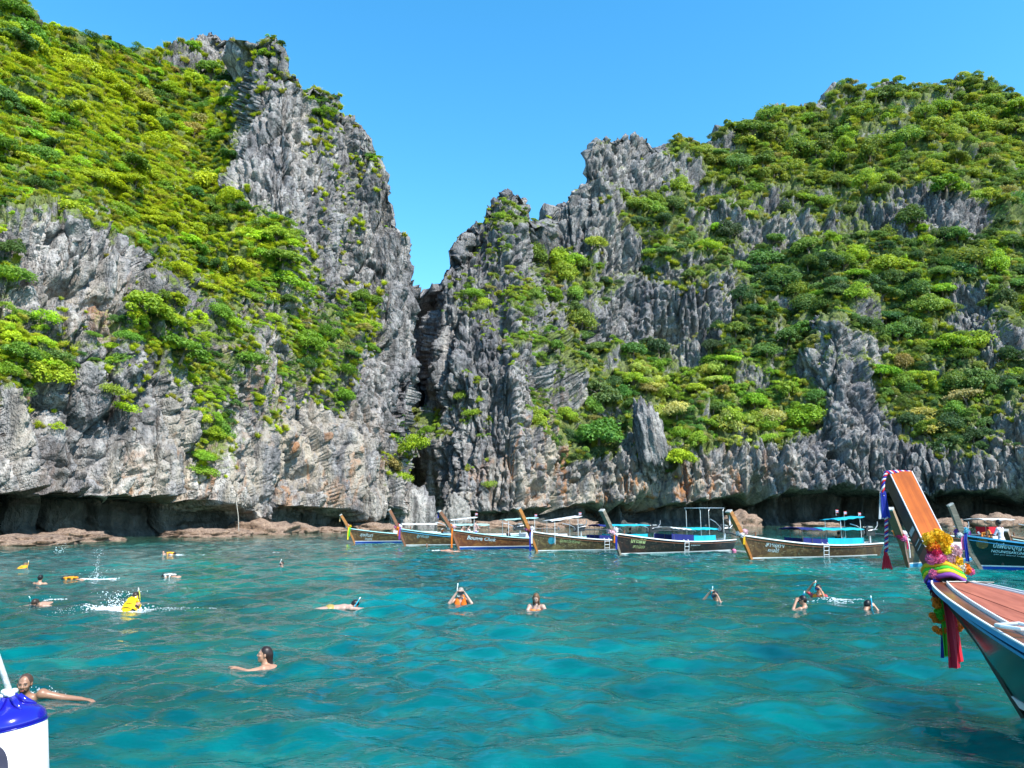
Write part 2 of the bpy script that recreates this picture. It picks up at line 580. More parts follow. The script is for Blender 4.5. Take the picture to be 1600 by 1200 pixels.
def build_cliff(name, px_lo, px_hi, ncol, nrow, skyline, waterline, columns, lips, mat, seed, amp=1.0, back=24, terrace=0.0, period=24.0, wrap_right=None, wrap_left=None, caves=()):
    px = np.linspace(px_lo, px_hi, ncol)
    sky = np.interp(px, *zip(*skyline)) + 9 * sstep(0.45, 0.8, grid_lookup(VEG, px, np.interp(px, *zip(*skyline)) + 25))
    wat = np.interp(px, *zip(*waterline))
    wat_z = np.array([on_water(x, y)[1] for x, y in zip(px, wat)])          # ground distance of the shore
    t = np.linspace(0, 1, nrow)[:, None]
    py = wat[None, :] + (sky - wat)[None, :] * t
    cpx = np.array([c[0] for c in columns], float)
    Dk = []
    for _, prof in columns:
        prof = sorted(prof)
        Dk.append(np.interp(py, [p[0] for p in prof], [p[1] for p in prof]))
    Dk = np.array(Dk)                                                       # control, row, col
    pos = np.clip(np.interp(px, cpx, np.arange(len(cpx))), 0, len(cpx) - 1.0001)
    k = pos.astype(int); fr = pos - k
    fr = fr * fr * (3 - 2 * fr) * 0.5 + fr * 0.5
    cidx = np.arange(ncol)
    D = Dk[k, :, cidx].T * (1 - fr) + Dk[k + 1, :, cidx].T * fr
    D = blur(D, max(1, nrow // 120), 0)
    D = blur(D, max(1, ncol // 180), 1)
    P = at(px[None, :], py, D)                                              # row, col, xyz
    # tidal notch at the foot
    lip_py = np.interp(px, [l[0] for l in lips], [l[1] for l in lips])
    depth = np.interp(px, [l[0] for l in lips], [l[2] for l in lips])
    nz = np.stack([px * 0.035, np.zeros(ncol), np.full(ncol, 3.3)], -1)
    depth = depth * (0.95 + 0.6 * fbm(nz, 3, seed + 5)) + 0.3
    lipj = lip_py + 14 * fbm(np.stack([px * 0.02, np.full(ncol, 9.1), np.zeros(ncol)], -1), 4, seed + 9)
    q = np.clip((py - lipj[None, :]) / np.maximum(wat - lipj, 5)[None, :], 0, 1)
    rec = depth[None, :] * sstep(0.0, 0.13, q) * (1 - 0.15 * sstep(0.7, 1.0, q))
    wet = sstep(0.1, 0.3, q)  # notch mask: calms the relief, darkens rock with algae and painted shade
    # extra rows: under water, and the far side of the ridge
    low = P[0:1].copy(); low[..., 2] = -2.0; low[..., 1] -= 0.6
    n_up = back
    top = P[-1]
    ex = []
    fwd = top[:, :2] / np.linalg.norm(top[:, :2], axis=1, keepdims=True)
    for r in range(1, n_up + 1):
        s = r / n_up
        d = 60 * s ** 1.6
        B = top.copy()
        B[:, :2] += fwd * d
        B[:, 2] = top[:, 2] + 0.25 * d * (1 - s) - d * 0.55 * s - (top[:, 2] * 0.55) * s ** 2
        ex.append(B)
    P = np.concatenate([low, P, np.array(ex)], 0)
    pad = lambda A, v=0: np.concatenate([np.full((1, A.shape[1]), v), A, np.repeat(A[-1:], n_up, 0)], 0)
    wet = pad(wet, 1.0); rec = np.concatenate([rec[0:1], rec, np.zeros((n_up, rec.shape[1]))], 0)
    # side walls that run back behind the visible face
    def extend(P, side, n, dvec, arrs):
        e = P[:, -1] if side > 0 else P[:, 0]
        cols = []
        for r in range(1, n + 1):
            d = (r / n) ** 1.4
            c = e.copy()
            c[:, 0] += dvec[0] * d; c[:, 1] += dvec[1] * d
            c[:, 2] = e[:, 2] * (1 - 0.12 * d)
            cols.append(c)
        cols = np.stack(cols if side > 0 else cols[::-1], 1)
        rep = [np.repeat(a[:, -1:] if side > 0 else a[:, :1], n, 1) for a in arrs]
        return (np.concatenate([P, cols], 1) if side > 0 else np.concatenate([cols, P], 1)), [np.concatenate([a, b] if side > 0 else [b, a], 1) for a, b in zip(arrs, rep)]
    vis = np.ones(P.shape[:2])
    if wrap_right:
        P, (wet, rec) = extend(P, 1, 36, wrap_right, [wet, rec])
    if wrap_left:
        P, (wet, rec) = extend(P, -1, 36, wrap_left, [wet, rec])
    # veg / stain lookups
    PX, PY = to_px(P)
    jit = 26 * np.stack([fbm(P / 7.0, 3, seed + 40), fbm(P / 7.0, 3, seed + 41)], -1)
    veg = grid_lookup(VEG, PX + jit[..., 0], PY + jit[..., 1])
    stain = np.zeros(PX.shape)
    for (sx, sy, rx, ry, s) in STAIN:
        e = ((PX - sx) / rx) ** 2 + ((PY - sy) / ry) ** 2
        stain = np.maximum(stain, s * np.exp(-e * 0.9))
    # normals of the smooth body, then relief
    du = np.gradient(P, axis=1); dv = np.gradient(P, axis=0)
    nrm = np.cross(du, dv)
    nrm /= np.linalg.norm(nrm, axis=-1, keepdims=True) + 1e-9
    soft = 1 - 0.35 * sstep(0.5, 0.9, veg)
    notch = 1 - 0.65 * wet
    W = P + 1.2 * np.stack([fbm(P / 11, 2, seed + 60), fbm(P / 11, 2, seed + 61), fbm(P / 11, 2, seed + 62)], -1)
    sc = lambda a, b: np.array([1 / a, 1 / a, 1 / b])
    disp = 4.2 * fbm(W * sc(19, 46), 3, seed)
    disp += 1.8 * (ridged(W * sc(9, 32), 2, seed + 3) - 0.45) * soft
    r1, t1, e1 = cells(W * sc(4.8, 21), seed + 1)
    disp += (1.2 * r1 + 0.75 * t1 - 1.3 * np.exp(-e1 * 14)) * soft
    W2 = P + 0.7 * np.stack([perlin(P / 2.6, seed + 63), perlin(P / 2.6, seed + 64), perlin(P / 2.6, seed + 65)], -1)
    r2, t2, e2 = cells(W2 * sc(1.6, 7.5), seed + 2)
    disp += (0.46 * r2 + 0.36 * t2 - 0.55 * np.exp(-e2 * 10)) * soft
    r3, t3, e3 = cells(P * sc(0.75, 1.7), seed + 4)
    disp += (0.28 * r3 + 0.28 * t3) * soft
    r4, t4, e4 = cells(W2 * sc(2.4, 34), seed + 6)
    disp += (0.35 * r4 - 1.3 * np.exp(-e4 * 11)) * soft
    disp += 0.22 * perlin(P * sc(0.4, 0.6), seed + 19)
    pits = np.clip(perlin(W * sc(1.5, 2.2), seed + 23) - 0.25, 0, 1)
    disp -= 3.0 * pits * soft
    if terrace:
        ph = W[..., 2] / period + 1.1 * fbm(P / np.array([34, 34, 60]), 3, seed + 80)
        fr_ = ph - np.floor(ph)
        saw = np.where(fr_ < 0.74, fr_ / 0.74, (1 - fr_) / 0.26)
        mask = sstep(-0.10, 0.22, fbm(P / np.array([26, 26, 26]), 2, seed + 83)) * sstep(6, 22, P[..., 2])
        disp += terrace * (saw - 0.5) * mask
    for (cx, cy, rx, ry, dep) in caves:
        e = ((PX - cx) / rx) ** 2 + ((PY - cy) / ry) ** 2
        disp -= dep * np.exp(-e ** 2)
    disp *= amp * notch
    P = P + nrm * disp[..., None]
    hx = nrm.copy(); hx[..., 2] = 0; hx /= np.linalg.norm(hx, axis=-1, keepdims=True) + 1e-9
    P = P - hx * (rec * 0.8)[..., None]
    rid = ridged(P * sc(1.7, 1.7), 2, seed + 71)
    P[..., 2] += np.where(P[..., 2] > 8, 0.5 * amp * rid, 0)
    # plants hold on ledges, bare rock shows on the steep faces
    Ps = np.stack([blur(blur(P[..., k], 3, 0), 3, 1) for k in range(3)], -1)
    nn = np.cross(np.gradient(Ps, axis=1), np.gradient(Ps, axis=0))
    nn /= np.linalg.norm(nn, axis=-1, keepdims=True) + 1e-9
    ledge = np.clip(np.where(nn[..., 1] < 0, nn[..., 2], -nn[..., 2]), -0.3, 0.8)
    veg = np.clip(veg * (0.52 + 1.25 * ledge) if terrace > 4 else veg * (0.78 + 0.5 * ledge), 0, 1)
    nr, nc = P.shape[:2]
    o = mesh_obj(name, P.reshape(-1, 3), grid_faces(nr, nc), mat, smooth=False)
    vattr(o, 'veg', veg.ravel()); vattr(o, 'stain', stain.ravel()); vattr(o, 'wet', wet.ravel())  # 'wet' carries the notch mask: algae and painted shade
    tag(o, kind='structure')
    return o, P, nrm, veg

# left wall of the bay
A_SKY = [(-260, -170), (-60, -90), (0, -22), (30, -12), (48, 22), (62, 40), (100, 52), (160, 68), (222, 90), (236, 82), (258, 74), (290, 72), (312, 54), (330, 52), (350, 60), (382, 68),
         (392, 66), (402, 58), (418, 56), (440, 64), (452, 78), (464, 104), (480, 122), (500, 136), (526, 148), (545, 172), (560, 190), (578, 214), (588, 244), (596, 270), (604, 300), (613, 338), (622, 372), (634, 400), (641, 416), (643, 440)]
A_WAT = [(-260, 862), (0, 850), (240, 840), (440, 833), (600, 829), (643, 828)]
def col(px, *p): return (px, list(p))
A_COLS = [
    col(-260, (862, 42), (760, 42), (345, 50), (100, 72), (-170, 100)),
    col(0, (850, 56), (765, 55), (600, 58), (350, 64), (330, 68), (150, 92), (-22, 118)),
    col(110, (845, 63), (765, 62), (600, 65), (350, 70), (330, 75), (200, 96), (52, 128)),
    col(185, (842, 68), (770, 66), (560, 70), (400, 74), (370, 80), (200, 108), (75, 142)),
    col(255, (840, 73), (775, 71), (600, 74), (450, 79), (420, 85), (250, 108), (110, 148), (72, 158)),
    col(320, (837, 79), (780, 77), (640, 80), (500, 86), (350, 106), (200, 134), (115, 156), (54, 166)),
    col(376, (835, 85), (780, 82), (600, 88), (400, 101), (270, 112), (150, 136), (100, 158), (68, 162)),
    col(392, (834, 87), (780, 84), (600, 90), (400, 102), (260, 112), (150, 120), (66, 124)),
    col(440, (833, 93), (790, 90), (600, 95), (400, 104), (250, 113), (64, 122)),
    col(500, (831, 100), (795, 97), (600, 103), (520, 107), (480, 113), (300, 117), (136, 126)),
    col(560, (830, 108), (795, 105), (600, 111), (540, 115), (495, 121), (300, 126), (190, 131)),
    col(610, (829, 114), (795, 111), (600, 118), (400, 127), (330, 130)),
    col(643, (828, 118), (790, 115), (640, 122), (440, 132)),
]
A_LIPS = [(-260, 766, 9), (60, 762, 10), (200, 766, 12), (300, 770, 12), (345, 783, 8), (380, 792, 2.2), (425, 815, 0.8), (450, 800, 3.0), (480, 790, 4.0), (560, 798, 5), (643, 800, 3.5)]
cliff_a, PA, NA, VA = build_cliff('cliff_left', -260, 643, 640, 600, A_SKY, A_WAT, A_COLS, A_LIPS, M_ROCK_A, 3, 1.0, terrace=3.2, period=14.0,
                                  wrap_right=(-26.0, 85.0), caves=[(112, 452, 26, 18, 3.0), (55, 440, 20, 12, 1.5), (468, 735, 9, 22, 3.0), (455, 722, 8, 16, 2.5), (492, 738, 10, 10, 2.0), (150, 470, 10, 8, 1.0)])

# middle buttress and right wall
B_SKY = [(622, 500), (646, 482), (651, 470), (660, 452), (668, 448), (680, 440), (688, 412), (700, 392), (715, 374), (735, 352), (756, 342), (762, 328), (782, 320), (788, 308), (802, 302), (815, 304),
         (826, 318), (836, 338), (846, 346), (853, 342), (866, 322), (888, 310), (900, 288), (915, 284), (922, 246), (930, 228), (950, 222), (975, 214), (1000, 218), (1028, 230), (1050, 226), (1085, 216), (1120, 205), (1145, 186),
         (1180, 180), (1205, 165), (1250, 162), (1285, 150), (1310, 138), (1355, 132), (1380, 124), (1405, 118), (1440, 128), (1480, 124), (1535, 120), (1555, 138), (1580, 140), (1600, 150), (1700, 190), (1900, 300)]
B_WAT = [(622, 823), (700, 821), (1300, 821), (1500, 822), (1600, 824), (1900, 832)]
B_COLS = [
    col(622, (823, 186), (480, 192)),
    col(648, (822, 170), (470, 178)),
    col(664, (822, 156), (600, 160), (450, 170)),
    col(680, (822, 147), (600, 152), (440, 164)),
    col(694, (822, 143), (600, 148), (405, 160)),
    col(740, (822, 139), (600, 145), (345, 166)),
    col(800, (822, 138), (600, 145), (430, 160), (302, 172)),
    col(835, (822, 140), (680, 146), (560, 152), (430, 168), (338, 178)),
    col(862, (822, 143), (700, 148), (560, 160), (470, 174), (420, 190), (325, 200)),
    col(900, (822, 147), (720, 151), (690, 156), (560, 168), (500, 178), (420, 186), (290, 204)),
    col(940, (822, 150), (720, 154), (690, 160), (570, 174), (540, 182), (400, 188), (225, 206)),
    col(990, (822, 151), (720, 155), (640, 163), (570, 178), (550, 185), (400, 192), (300, 204), (214, 212)),
    col(1050, (822, 153), (730, 157), (690, 162), (590, 180), (555, 186), (400, 192), (380, 198), (226, 224)),
    col(1100, (822, 154), (730, 157), (690, 162), (570, 180), (535, 186), (400, 192), (380, 202), (212, 232)),
    col(1160, (822, 155), (720, 159), (680, 164), (500, 188), (330, 206), (300, 216), (182, 242)),
    col(1240, (822, 155), (690, 160), (660, 166), (440, 194), (330, 208), (280, 222), (162, 252)),
    col(1310, (822, 155), (640, 163), (500, 172), (400, 196), (300, 218), (150, 260)),
    col(1400, (822, 154), (720, 158), (640, 166), (420, 196), (340, 204), (290, 210), (118, 264)),
    col(1480, (822, 150), (740, 152), (640, 162), (420, 192), (345, 200), (300, 206), (124, 258)),
    col(1560, (823, 146), (760, 147), (650, 155), (450, 180), (140, 250)),
    col(1610, (824, 143), (765, 144), (650, 152), (152, 246)),
    col(1900, (832, 118), (765, 119), (600, 128), (300, 190)),
]
B_LIPS = [(622, 800, 2), (690, 800, 3), (705, 806, 4), (800, 798, 8), (870, 793, 10), (930, 778, 9), (965, 788, 12), (1010, 776, 12), (1080, 783, 10), (1100, 778, 12), (1180, 768, 20), (1300, 766, 21), (1450, 770, 21), (1590, 768, 22), (1900, 768, 12)]
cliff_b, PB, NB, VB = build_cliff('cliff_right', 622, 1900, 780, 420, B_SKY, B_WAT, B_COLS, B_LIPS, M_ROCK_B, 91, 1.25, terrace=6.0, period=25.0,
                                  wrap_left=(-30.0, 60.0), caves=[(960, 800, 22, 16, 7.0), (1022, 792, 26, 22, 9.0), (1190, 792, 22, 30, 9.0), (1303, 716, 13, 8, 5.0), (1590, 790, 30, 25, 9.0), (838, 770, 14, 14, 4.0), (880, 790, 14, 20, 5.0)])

# free-standing rock needle in front of the trees
def lump(name, centre, size, seed, mat, rough=0.28, sub=4, squash=None, stretch=(1, 1, 1), parent=None):
    import bmesh
    bm = bmesh.new()
    bmesh.ops.create_icosphere(bm, subdivisions=sub, radius=1.0)
    v = np.array([p.co[:] for p in bm.verts])
    fc = np.array([[q.index for q in f.verts] for f in bm.faces])
    bm.free()
    s = np.array(size)
    w = v * s
    k = max(size)
    d = 1 + rough * (1.6 * fbm(v * 1.3 * np.array(stretch) + seed, 3, seed) + 0.8 * (ridged(v * 3.0 * np.array(stretch) + seed, 3, seed + 2) - 0.4))
    w = w * d[:, None]
    o = mesh_obj(name, w, fc, mat, parent, smooth=False)
    o.location = centre
    vattr(o, 'veg', np.zeros(len(v))); vattr(o, 'stain', np.zeros(len(v))); vattr(o, 'wet', np.zeros(len(v)))
    return o

nb = at(1014, 688, 155.0)
needle = lump('rock_needle', (nb[0], nb[1], nb[2]), (2.9, 2.6, 7.4), 5, M_ROCK_B, 0.55, 5, stretch=(1.6, 1.6, 0.6))
needle.rotation_euler = (0, math.radians(-12), 0.4)
tag(needle, 'tall grey rock needle standing against the trees on the low shelf of the right cliff', 'rock')
bb = on_water(712, 819)
bd = at(712, 800, 133.0)
boulder = lump('boulder', (bd[0], bd[1], 2.2), (2.5, 2.3, 3.4), 21, M_BOULDER, 0.33, 5)
tag(boulder, 'pale weathered boulder standing at the foot of the cliff beside the narrow gap', 'boulder')

gb = at(640, 778, 120.0)
bulge = lump('rock_bulge', (gb[0], 120.0, 1.0), (4.2, 3.6, 5.6), 77, M_ROCK_A, 0.34, 5, stretch=(1.6, 1.6, 0.8))
tag(bulge, 'rounded grey rock bulge closing the foot of the narrow gap, under the lime tree', 'rock')

SHORE = [  # px, distance, width, height, depth, label
    (30, 53.5, 5.2, 0.75, 2.6, 'low brown shore rock below the cave at the left edge of the bay'),
    (115, 62, 4.6, 0.9, 2.4, 'rounded pale brown shore rock in front of the long dark sea cave'),
    (315, 75, 4.8, 0.8, 2.4, 'flat reddish shore rock beside the hanging rope'),
    (362, 80, 2.6, 0.8, 2.0, 'small reddish shore rock just left of the hanging rope foot'),
    (405, 86, 5.4, 1.6, 3.0, 'broad pale shelf rock between the rope and the stalactite column'),
    (462, 92, 3.6, 1.8, 2.6, 'sloping pale grey rock beneath the stalactite column'),
    (510, 96, 4.0, 0.9, 2.6, 'low brown rocks awash behind the leftmost longtail boat'),
    (590, 104, 4.4, 1.6, 2.6, 'brown rock mound behind the prow of the second longtail boat'),
    (675, 132, 6.0, 1.8, 3.0, 'wide brown rock bank behind the people sitting in the boat'),
    (770, 132, 8.0, 1.9, 3.0, 'long pinkish brown rock bank right of the pale boulder'),
    (840, 134, 6.0, 1.7, 3.0, 'pinkish rock bank behind the tall orange prow'),
    (900, 138, 5.6, 2.2, 3.0, 'jagged pale rock bank under the stained cliff corner'),
    (1160, 146, 4.8, 3.2, 3.0, 'rough pale rock heap standing at the mouth of the black sea cave'),
    (1275, 146, 6.4, 1.1, 3.0, 'low dark red reef rock under the raised cyan sunshade'),
    (1482, 138, 5.0, 1.8, 3.0, 'low brown rock mound right of the big foreground prow'),
    (1560, 136, 7.2, 2.6, 3.2, 'broad tan rock mound behind the man in the white shirt'),
]
for i, (px, D, w, h, d, lab) in enumerate(SHORE):
    p = at(px, 825, D)
    o = lump('shore_rock', (p[0], D, 0.0), (w / 2 * 1.5, d, h * (0.62 if D > 90 and px < 1000 else 0.85)), 40 + i * 3, M_SHORE, 0.45, 4, stretch=(1.4, 1.4, 2.0))
    tag(o, lab, 'rock', 'rocks along the waterline')

# ------------------------------------------------------------------ the sea
def wave_height(x, y):
    rng = np.random.default_rng(5)
    z = np.zeros(np.shape(x))
    r = np.hypot(x, y)
    for k in range(72):
        lam = 0.28 * (1.9 / 0.28) ** rng.random()
        th = rng.normal(0.15, 0.75) + math.pi / 2
        kx, ky = math.cos(th) * 2 * math.pi / lam, math.sin(th) * 2 * math.pi / lam
        a = 0.0058 * lam ** 1.1 * (0.6 + 0.8 * rng.random())
        fade = 1 - sstep(30 * lam, 60 * lam, r)
        z = z + a * fade * np.sin(kx * x + ky * y + rng.random() * 6.283)
    return z * 1.0

def build_water():
    th = np.concatenate([np.linspace(-180, -46, 26)[:-1], np.linspace(-46, 46, 520), np.linspace(46, 180, 26)[1:]])
    r = np.concatenate([[0.3, 1.5, 3.0, 4.5], np.geomspace(5.5, 240, 500), np.geomspace(280, 6000, 12)])
    T, R = np.meshgrid(np.radians(th), r)
    x, y = R * np.sin(T), R * np.cos(T)
    z = wave_height(x, y)
    P = np.stack([x, y, z], -1)
    o = mesh_obj('water', P.reshape(-1, 3), grid_faces(*x.shape)[:, ::-1].copy(), M_WATER, smooth=True)
    PX, PY = to_px(P)
    wl = np.interp(PX, [p[0] for p in A_WAT] + [p[0] for p in B_WAT[1:]], [p[1] for p in A_WAT] + [p[1] for p in B_WAT[1:]])
    dist = (PY - wl)
    sh = np.where(y > 20, 0.75 * (1 - sstep(1, 16, dist)), 0)
    vattr(o, 'shallow', sh.ravel())
    tag(o, kind='structure')
    return o
water = build_water()
# ------------------------------------------------------------------ plants
def leaf_cloud(name, seed, n=900, kind='dome'):
    """a crown: leaf-sized faces spread over lumpy sprays; unit radius, base at z=0"""
    rng = np.random.default_rng(seed)
    if kind == 'dome':
        k = 13; rad = (0.30, 0.46)
    elif kind == 'umbrella':
        k = 11; rad = (0.26, 0.40)
    elif kind == 'loose':
        k = 15; rad = (0.18, 0.34)
    else:
        k = 9; rad = (0.32, 0.5)
    cs = []
    for q in range(k):
        a = q * 2.399 + rng.random() * 0.8
        e = rng.random()
        if kind == 'umbrella':
            r = math.sqrt((q + 0.5) / k) * 0.78; z = 0.75 - 0.25 * r * r + rng.normal(0, 0.05)
        elif kind == 'low':
            r = math.sqrt((q + 0.5) / k) * 0.75; z = 0.22 + 0.18 * (1 - r) + rng.normal(0, 0.05)
        else:
            el = math.asin(0.05 + 0.95 * ((q + 0.5) / k)); r = 0.70 * math.cos(el); z = 0.32 + 0.62 * math.sin(el) + rng.normal(0, 0.08)
            r *= 0.8 + 0.4 * e
        cs.append((r * math.cos(a), r * math.sin(a), z, rad[0] + (rad[1] - rad[0]) * rng.random()))
    cs = np.array(cs)
    w = cs[:, 3] ** 2; w /= w.sum()
    who = rng.choice(k, n, p=w)
    d = rng.normal(size=(n, 3)); d[:, 2] = d[:, 2] * 0.8 + 0.35
    d /= np.linalg.norm(d, axis=1, keepdims=True)
    stray = rng.random(n) < 0.12
    sq = np.array([1, 1, 0.62 if kind == 'umbrella' else 0.8])
    rr = cs[who, 3] * (0.55 + 0.5 * rng.random(n) ** 0.5) * np.where(stray, 1.0 + 0.55 * rng.random(n), 1.0)
    c = cs[who, :3] + d * rr[:, None] * sq
    c[:, 2] = np.maximum(c[:, 2], 0.02)
    nrm = d * 0.7 + rng.normal(size=(n, 3)) * 0.55 + np.array([0, 0, 0.35])
    nrm /= np.linalg.norm(nrm, axis=1, keepdims=True)
    a = np.cross(nrm, rng.normal(size=(n, 3))); a /= np.linalg.norm(a, axis=1, keepdims=True)
    b = np.cross(nrm, a)
    L = (0.046 + 0.042 * rng.random(n))[:, None]; Wd = L * (0.5 + 0.25 * rng.random(n))[:, None]
    v = np.stack([c - a * L, c + b * Wd + nrm * 0.012, c + a * L, c - b * Wd + nrm * 0.012], 1).reshape(-1, 3)
    f = np.arange(4 * n).reshape(-1, 4)
    o = mesh_obj(name, v, f, None, link=False)
    spray_tone = rng.random(k)
    t = np.clip(0.5 + (spray_tone[who] - 0.5) * 0.5 + rng.normal(0, 0.16, n), 0, 1)
    vattr(o, 'lf', np.repeat(t, 4))
    return o.data

def grass_tuft(name, seed, n=150):
    rng = np.random.default_rng(seed)
    V, F, T = [], [], []
    for q in range(n):
        a = rng.random() * 6.283
        r0 = math.sqrt(rng.random()) * 0.5
        base = np.array([r0 * math.cos(a), r0 * math.sin(a), 0])
        a2 = a + rng.normal(0, 0.5)
        out = np.array([math.cos(a2), math.sin(a2), 0])
        h = 0.5 + 0.5 * rng.random(); w = 0.035 + 0.03 * rng.random()
        side = np.array([-out[1], out[0], 0]) * w
        lean = 0.35 + 0.5 * rng.random()
        p = [base, base + out * lean * 0.35 * h + np.array([0, 0, 0.62 * h]), base + out * lean * h + np.array([0, 0, 0.55 * h if rng.random() < 0.4 else 0.9 * h])]
        b = len(V)
        V += [p[0] - side, p[0] + side, p[1] - side * 0.8, p[1] + side * 0.8, p[2]]
        F += [(b, b + 1, b + 3, b + 2), (b + 2, b + 3, b + 4)]
        T += [rng.random()] * 5
    o = mesh_obj(name, V, F, None, link=False)
    vattr(o, 'lf', np.array(T))
    return o.data

def trunk_mesh(name, seed):
    rng = random.Random(seed)
    mb = MB()
    top = (rng.uniform(-.12, .12), rng.uniform(-.12, .12), 0.55)
    mb.tube([(0, 0, -0.45), (rng.uniform(-.05, .05), rng.uniform(-.05, .05), 0.1), top], [0.075, 0.055, 0.04], 6)
    for k in range(5):
        a = k * 1.256 + rng.random()
        e = (0.5 * math.cos(a), 0.5 * math.sin(a), rng.uniform(0.55, 0.9))
        m = (0.2 * math.cos(a), 0.2 * math.sin(a), 0.5)
        mb.tube([(0, 0, 0.2 + 0.05 * k), m, e], [0.035, 0.025, 0.012], 5)
    o = mesh_obj(name, mb.v, mb.f, M_BARK, link=False)
    return o.data

CROWNS = [leaf_cloud('crown', 100, 2300, 'dome'), leaf_cloud('crown', 101, 2300, 'dome'), leaf_cloud('crown', 102, 2300, 'umbrella'), leaf_cloud('crown', 103, 2300, 'loose'),
          leaf_cloud('crown', 104, 2300, 'loose'), leaf_cloud('crown', 105, 2300, 'dome')]
BUSHES = [leaf_cloud('leaves', 120, 1100, 'low'), leaf_cloud('leaves', 121, 1100, 'low'), leaf_cloud('leaves', 122, 1100, 'loose')]
TUFTS = [grass_tuft('blades', 130), grass_tuft('blades', 131)]
TRUNKS = [trunk_mesh('trunk', s) for s in (1, 2, 3)]
for me in CROWNS + BUSHES: me.materials.append(M_LEAF)
COPY_I = {}
def inst_copy(me):
    if me.name not in COPY_I:
        c = me.copy(); c.materials.clear(); c.materials.append(M_LEAF_I); COPY_I[me.name] = c
    return COPY_I[me.name]

def tint_for(px, py, rng, f=0.5):
    """foliage colours (linear albedo) by place; f is a patch value so that neighbours of a kind share a tone"""
    u = min(max(f + rng.normal(0, 0.10), 0), 0.999)
    if px < 645:
        pal = [((0.042, 0.090, 0.022), 0.20), ((0.078, 0.145, 0.020), 0.28), ((0.125, 0.200, 0.018), 0.28), ((0.190, 0.255, 0.017), 0.24)]
        lime = math.exp(-(((px - 230) * 0.8 + (py - 290) * -0.55) / 55) ** 2) * (1 if 80 < py < 470 else 0)
        if rng.random() < lime * 0.75: return (0.235, 0.285, 0.014), 'lime'
    elif px < 870:
        pal = [((0.080, 0.135, 0.024), 0.25), ((0.120, 0.180, 0.022), 0.45), ((0.165, 0.215, 0.024), 0.30)]
    elif py > 560 and 970 < px < 1290:
        pal = [((0.060, 0.125, 0.028), 0.25), ((0.110, 0.185, 0.022), 0.35), ((0.155, 0.225, 0.024), 0.30), ((0.215, 0.25, 0.06), 0.10)]
    elif py < 330:
        pal = [((0.065, 0.105, 0.026), 0.22), ((0.100, 0.145, 0.026), 0.48), ((0.140, 0.185, 0.026), 0.30)]
    else:
        pal = [((0.034, 0.068, 0.026), 0.24), ((0.060, 0.104, 0.028), 0.34), ((0.098, 0.148, 0.028), 0.26), ((0.150, 0.215, 0.024), 0.16)]
    acc = 0
    for i, (c, w) in enumerate(pal):
        acc += w
        if u <= acc: break
    if rng.random() < 0.05: c = (0.150, 0.145, 0.050)
    j = np.clip(rng.normal(1, 0.07, 3), 0.8, 1.2) * np.clip(rng.normal(1.2, 0.13), 0.85, 1.6)
    c = tuple(float(x) for x in np.array(c) * j)
    tone = 'dark' if c[1] < 0.115 else ('lime' if c[1] > 0.24 and c[2] < 0.05 else ('pale' if c[2] > 0.06 else ('olive' if c[0] > c[1] * 0.85 else 'green')))
    return c, tone

plants = []   # dict(p, n, r_px, r, px, py, tint, tone, kind)
def scatter(P, N, V, seed, npick, rmin, rmax, thr, kind_fn, spacing=0.9, lo_rows=2, hi_cut=None, keep=None, existing=True):
    rng = np.random.default_rng(seed)
    nr, nc = V.shape
    PX, PY = to_px(P)
    ok = (PX > -60) & (PX < 1660) & (PY > -60) & (PY < 790) & (P[..., 2] > 3)
    if keep is not None: ok &= keep(PX, PY)
    w = np.where(ok & (V > thr), np.clip((V - thr) / (1 - thr), 0.02, 1) ** 1.15, 0)
    w = w.ravel() / w.sum()
    idx = rng.choice(len(w), npick, p=w, replace=False)
    patch = np.clip(0.5 + 1.15 * fbm(P / (np.array([4.0, 4.0, 8.0]) if P is PA else np.array([7.0, 7.0, 11.0])), 3, 77), 0.02, 0.98).ravel()
    hue = np.clip(0.5 + 2.1 * fbm(P / (6.0 if P is PA else 10.0), 3, 177), 0.0, 1.0).ravel()
    rows = np.repeat(np.arange(nr), nc); top_row = nr - 24
    cell = 24.0
    H = {}
    if existing:
        for q in plants: H.setdefault((int(q['px'] // cell), int(q['py'] // cell)), []).append((q['px'], q['py'], q['r_px']))
    out = []
    Pf, Nf, Vf = P.reshape(-1, 3), N.reshape(-1, 3), V.ravel()
    PXf, PYf = PX.ravel(), PY.ravel()
    for i in idx:
        x, y, v = PXf[i], PYf[i], Vf[i]
        if keep is not None and patch[i] < 1.5 * v - 0.1: pass
        elif patch[i] > (1.15 * v - 0.16 if P is PA else 1.2 * v ** 1.15 - 0.34): continue
        rp = rmin + (rmax - rmin) * rng.random() ** 2.0
        if v < 0.5: rp *= 0.75
        if rows[i] > top_row - 14: rp = min(rp, 7.0)
        c = (int(x // cell), int(y // cell))
        bad = False
        for a in (-2, -1, 0, 1, 2):
            for b in (-2, -1, 0, 1, 2):
                for (X, Y, R) in H.get((c[0] + a, c[1] + b), ()):
                    if (X - x) ** 2 + ((Y - y) * 1.25) ** 2 < (spacing * (rp + R) * 0.62) ** 2: bad = True; break
                if bad: break
            if bad: break
        if bad: continue
        H.setdefault(c, []).append((x, y, rp))
        D = np.linalg.norm(Pf[i] - np.array([0, 0, CAM_H]))
        n = Nf[i] if Nf[i][1] < 0 else -Nf[i]
        tint, tone = tint_for(x, y, rng, hue[i])
        out.append(dict(p=Pf[i], n=n, px=x, py=y, r_px=rp, r=rp * D / F_PX, tint=tint, tone=tone, kind=kind_fn(x, y, rng), rot=rng.random() * 6.283, ax=0.72 + 0.66 * rng.random(), lean_x=rng.normal(0, 0.18), sq=(0.66 if P is PA else 0.8) + 0.36 * rng.random(), v=v))
    plants.extend(out)
    return out

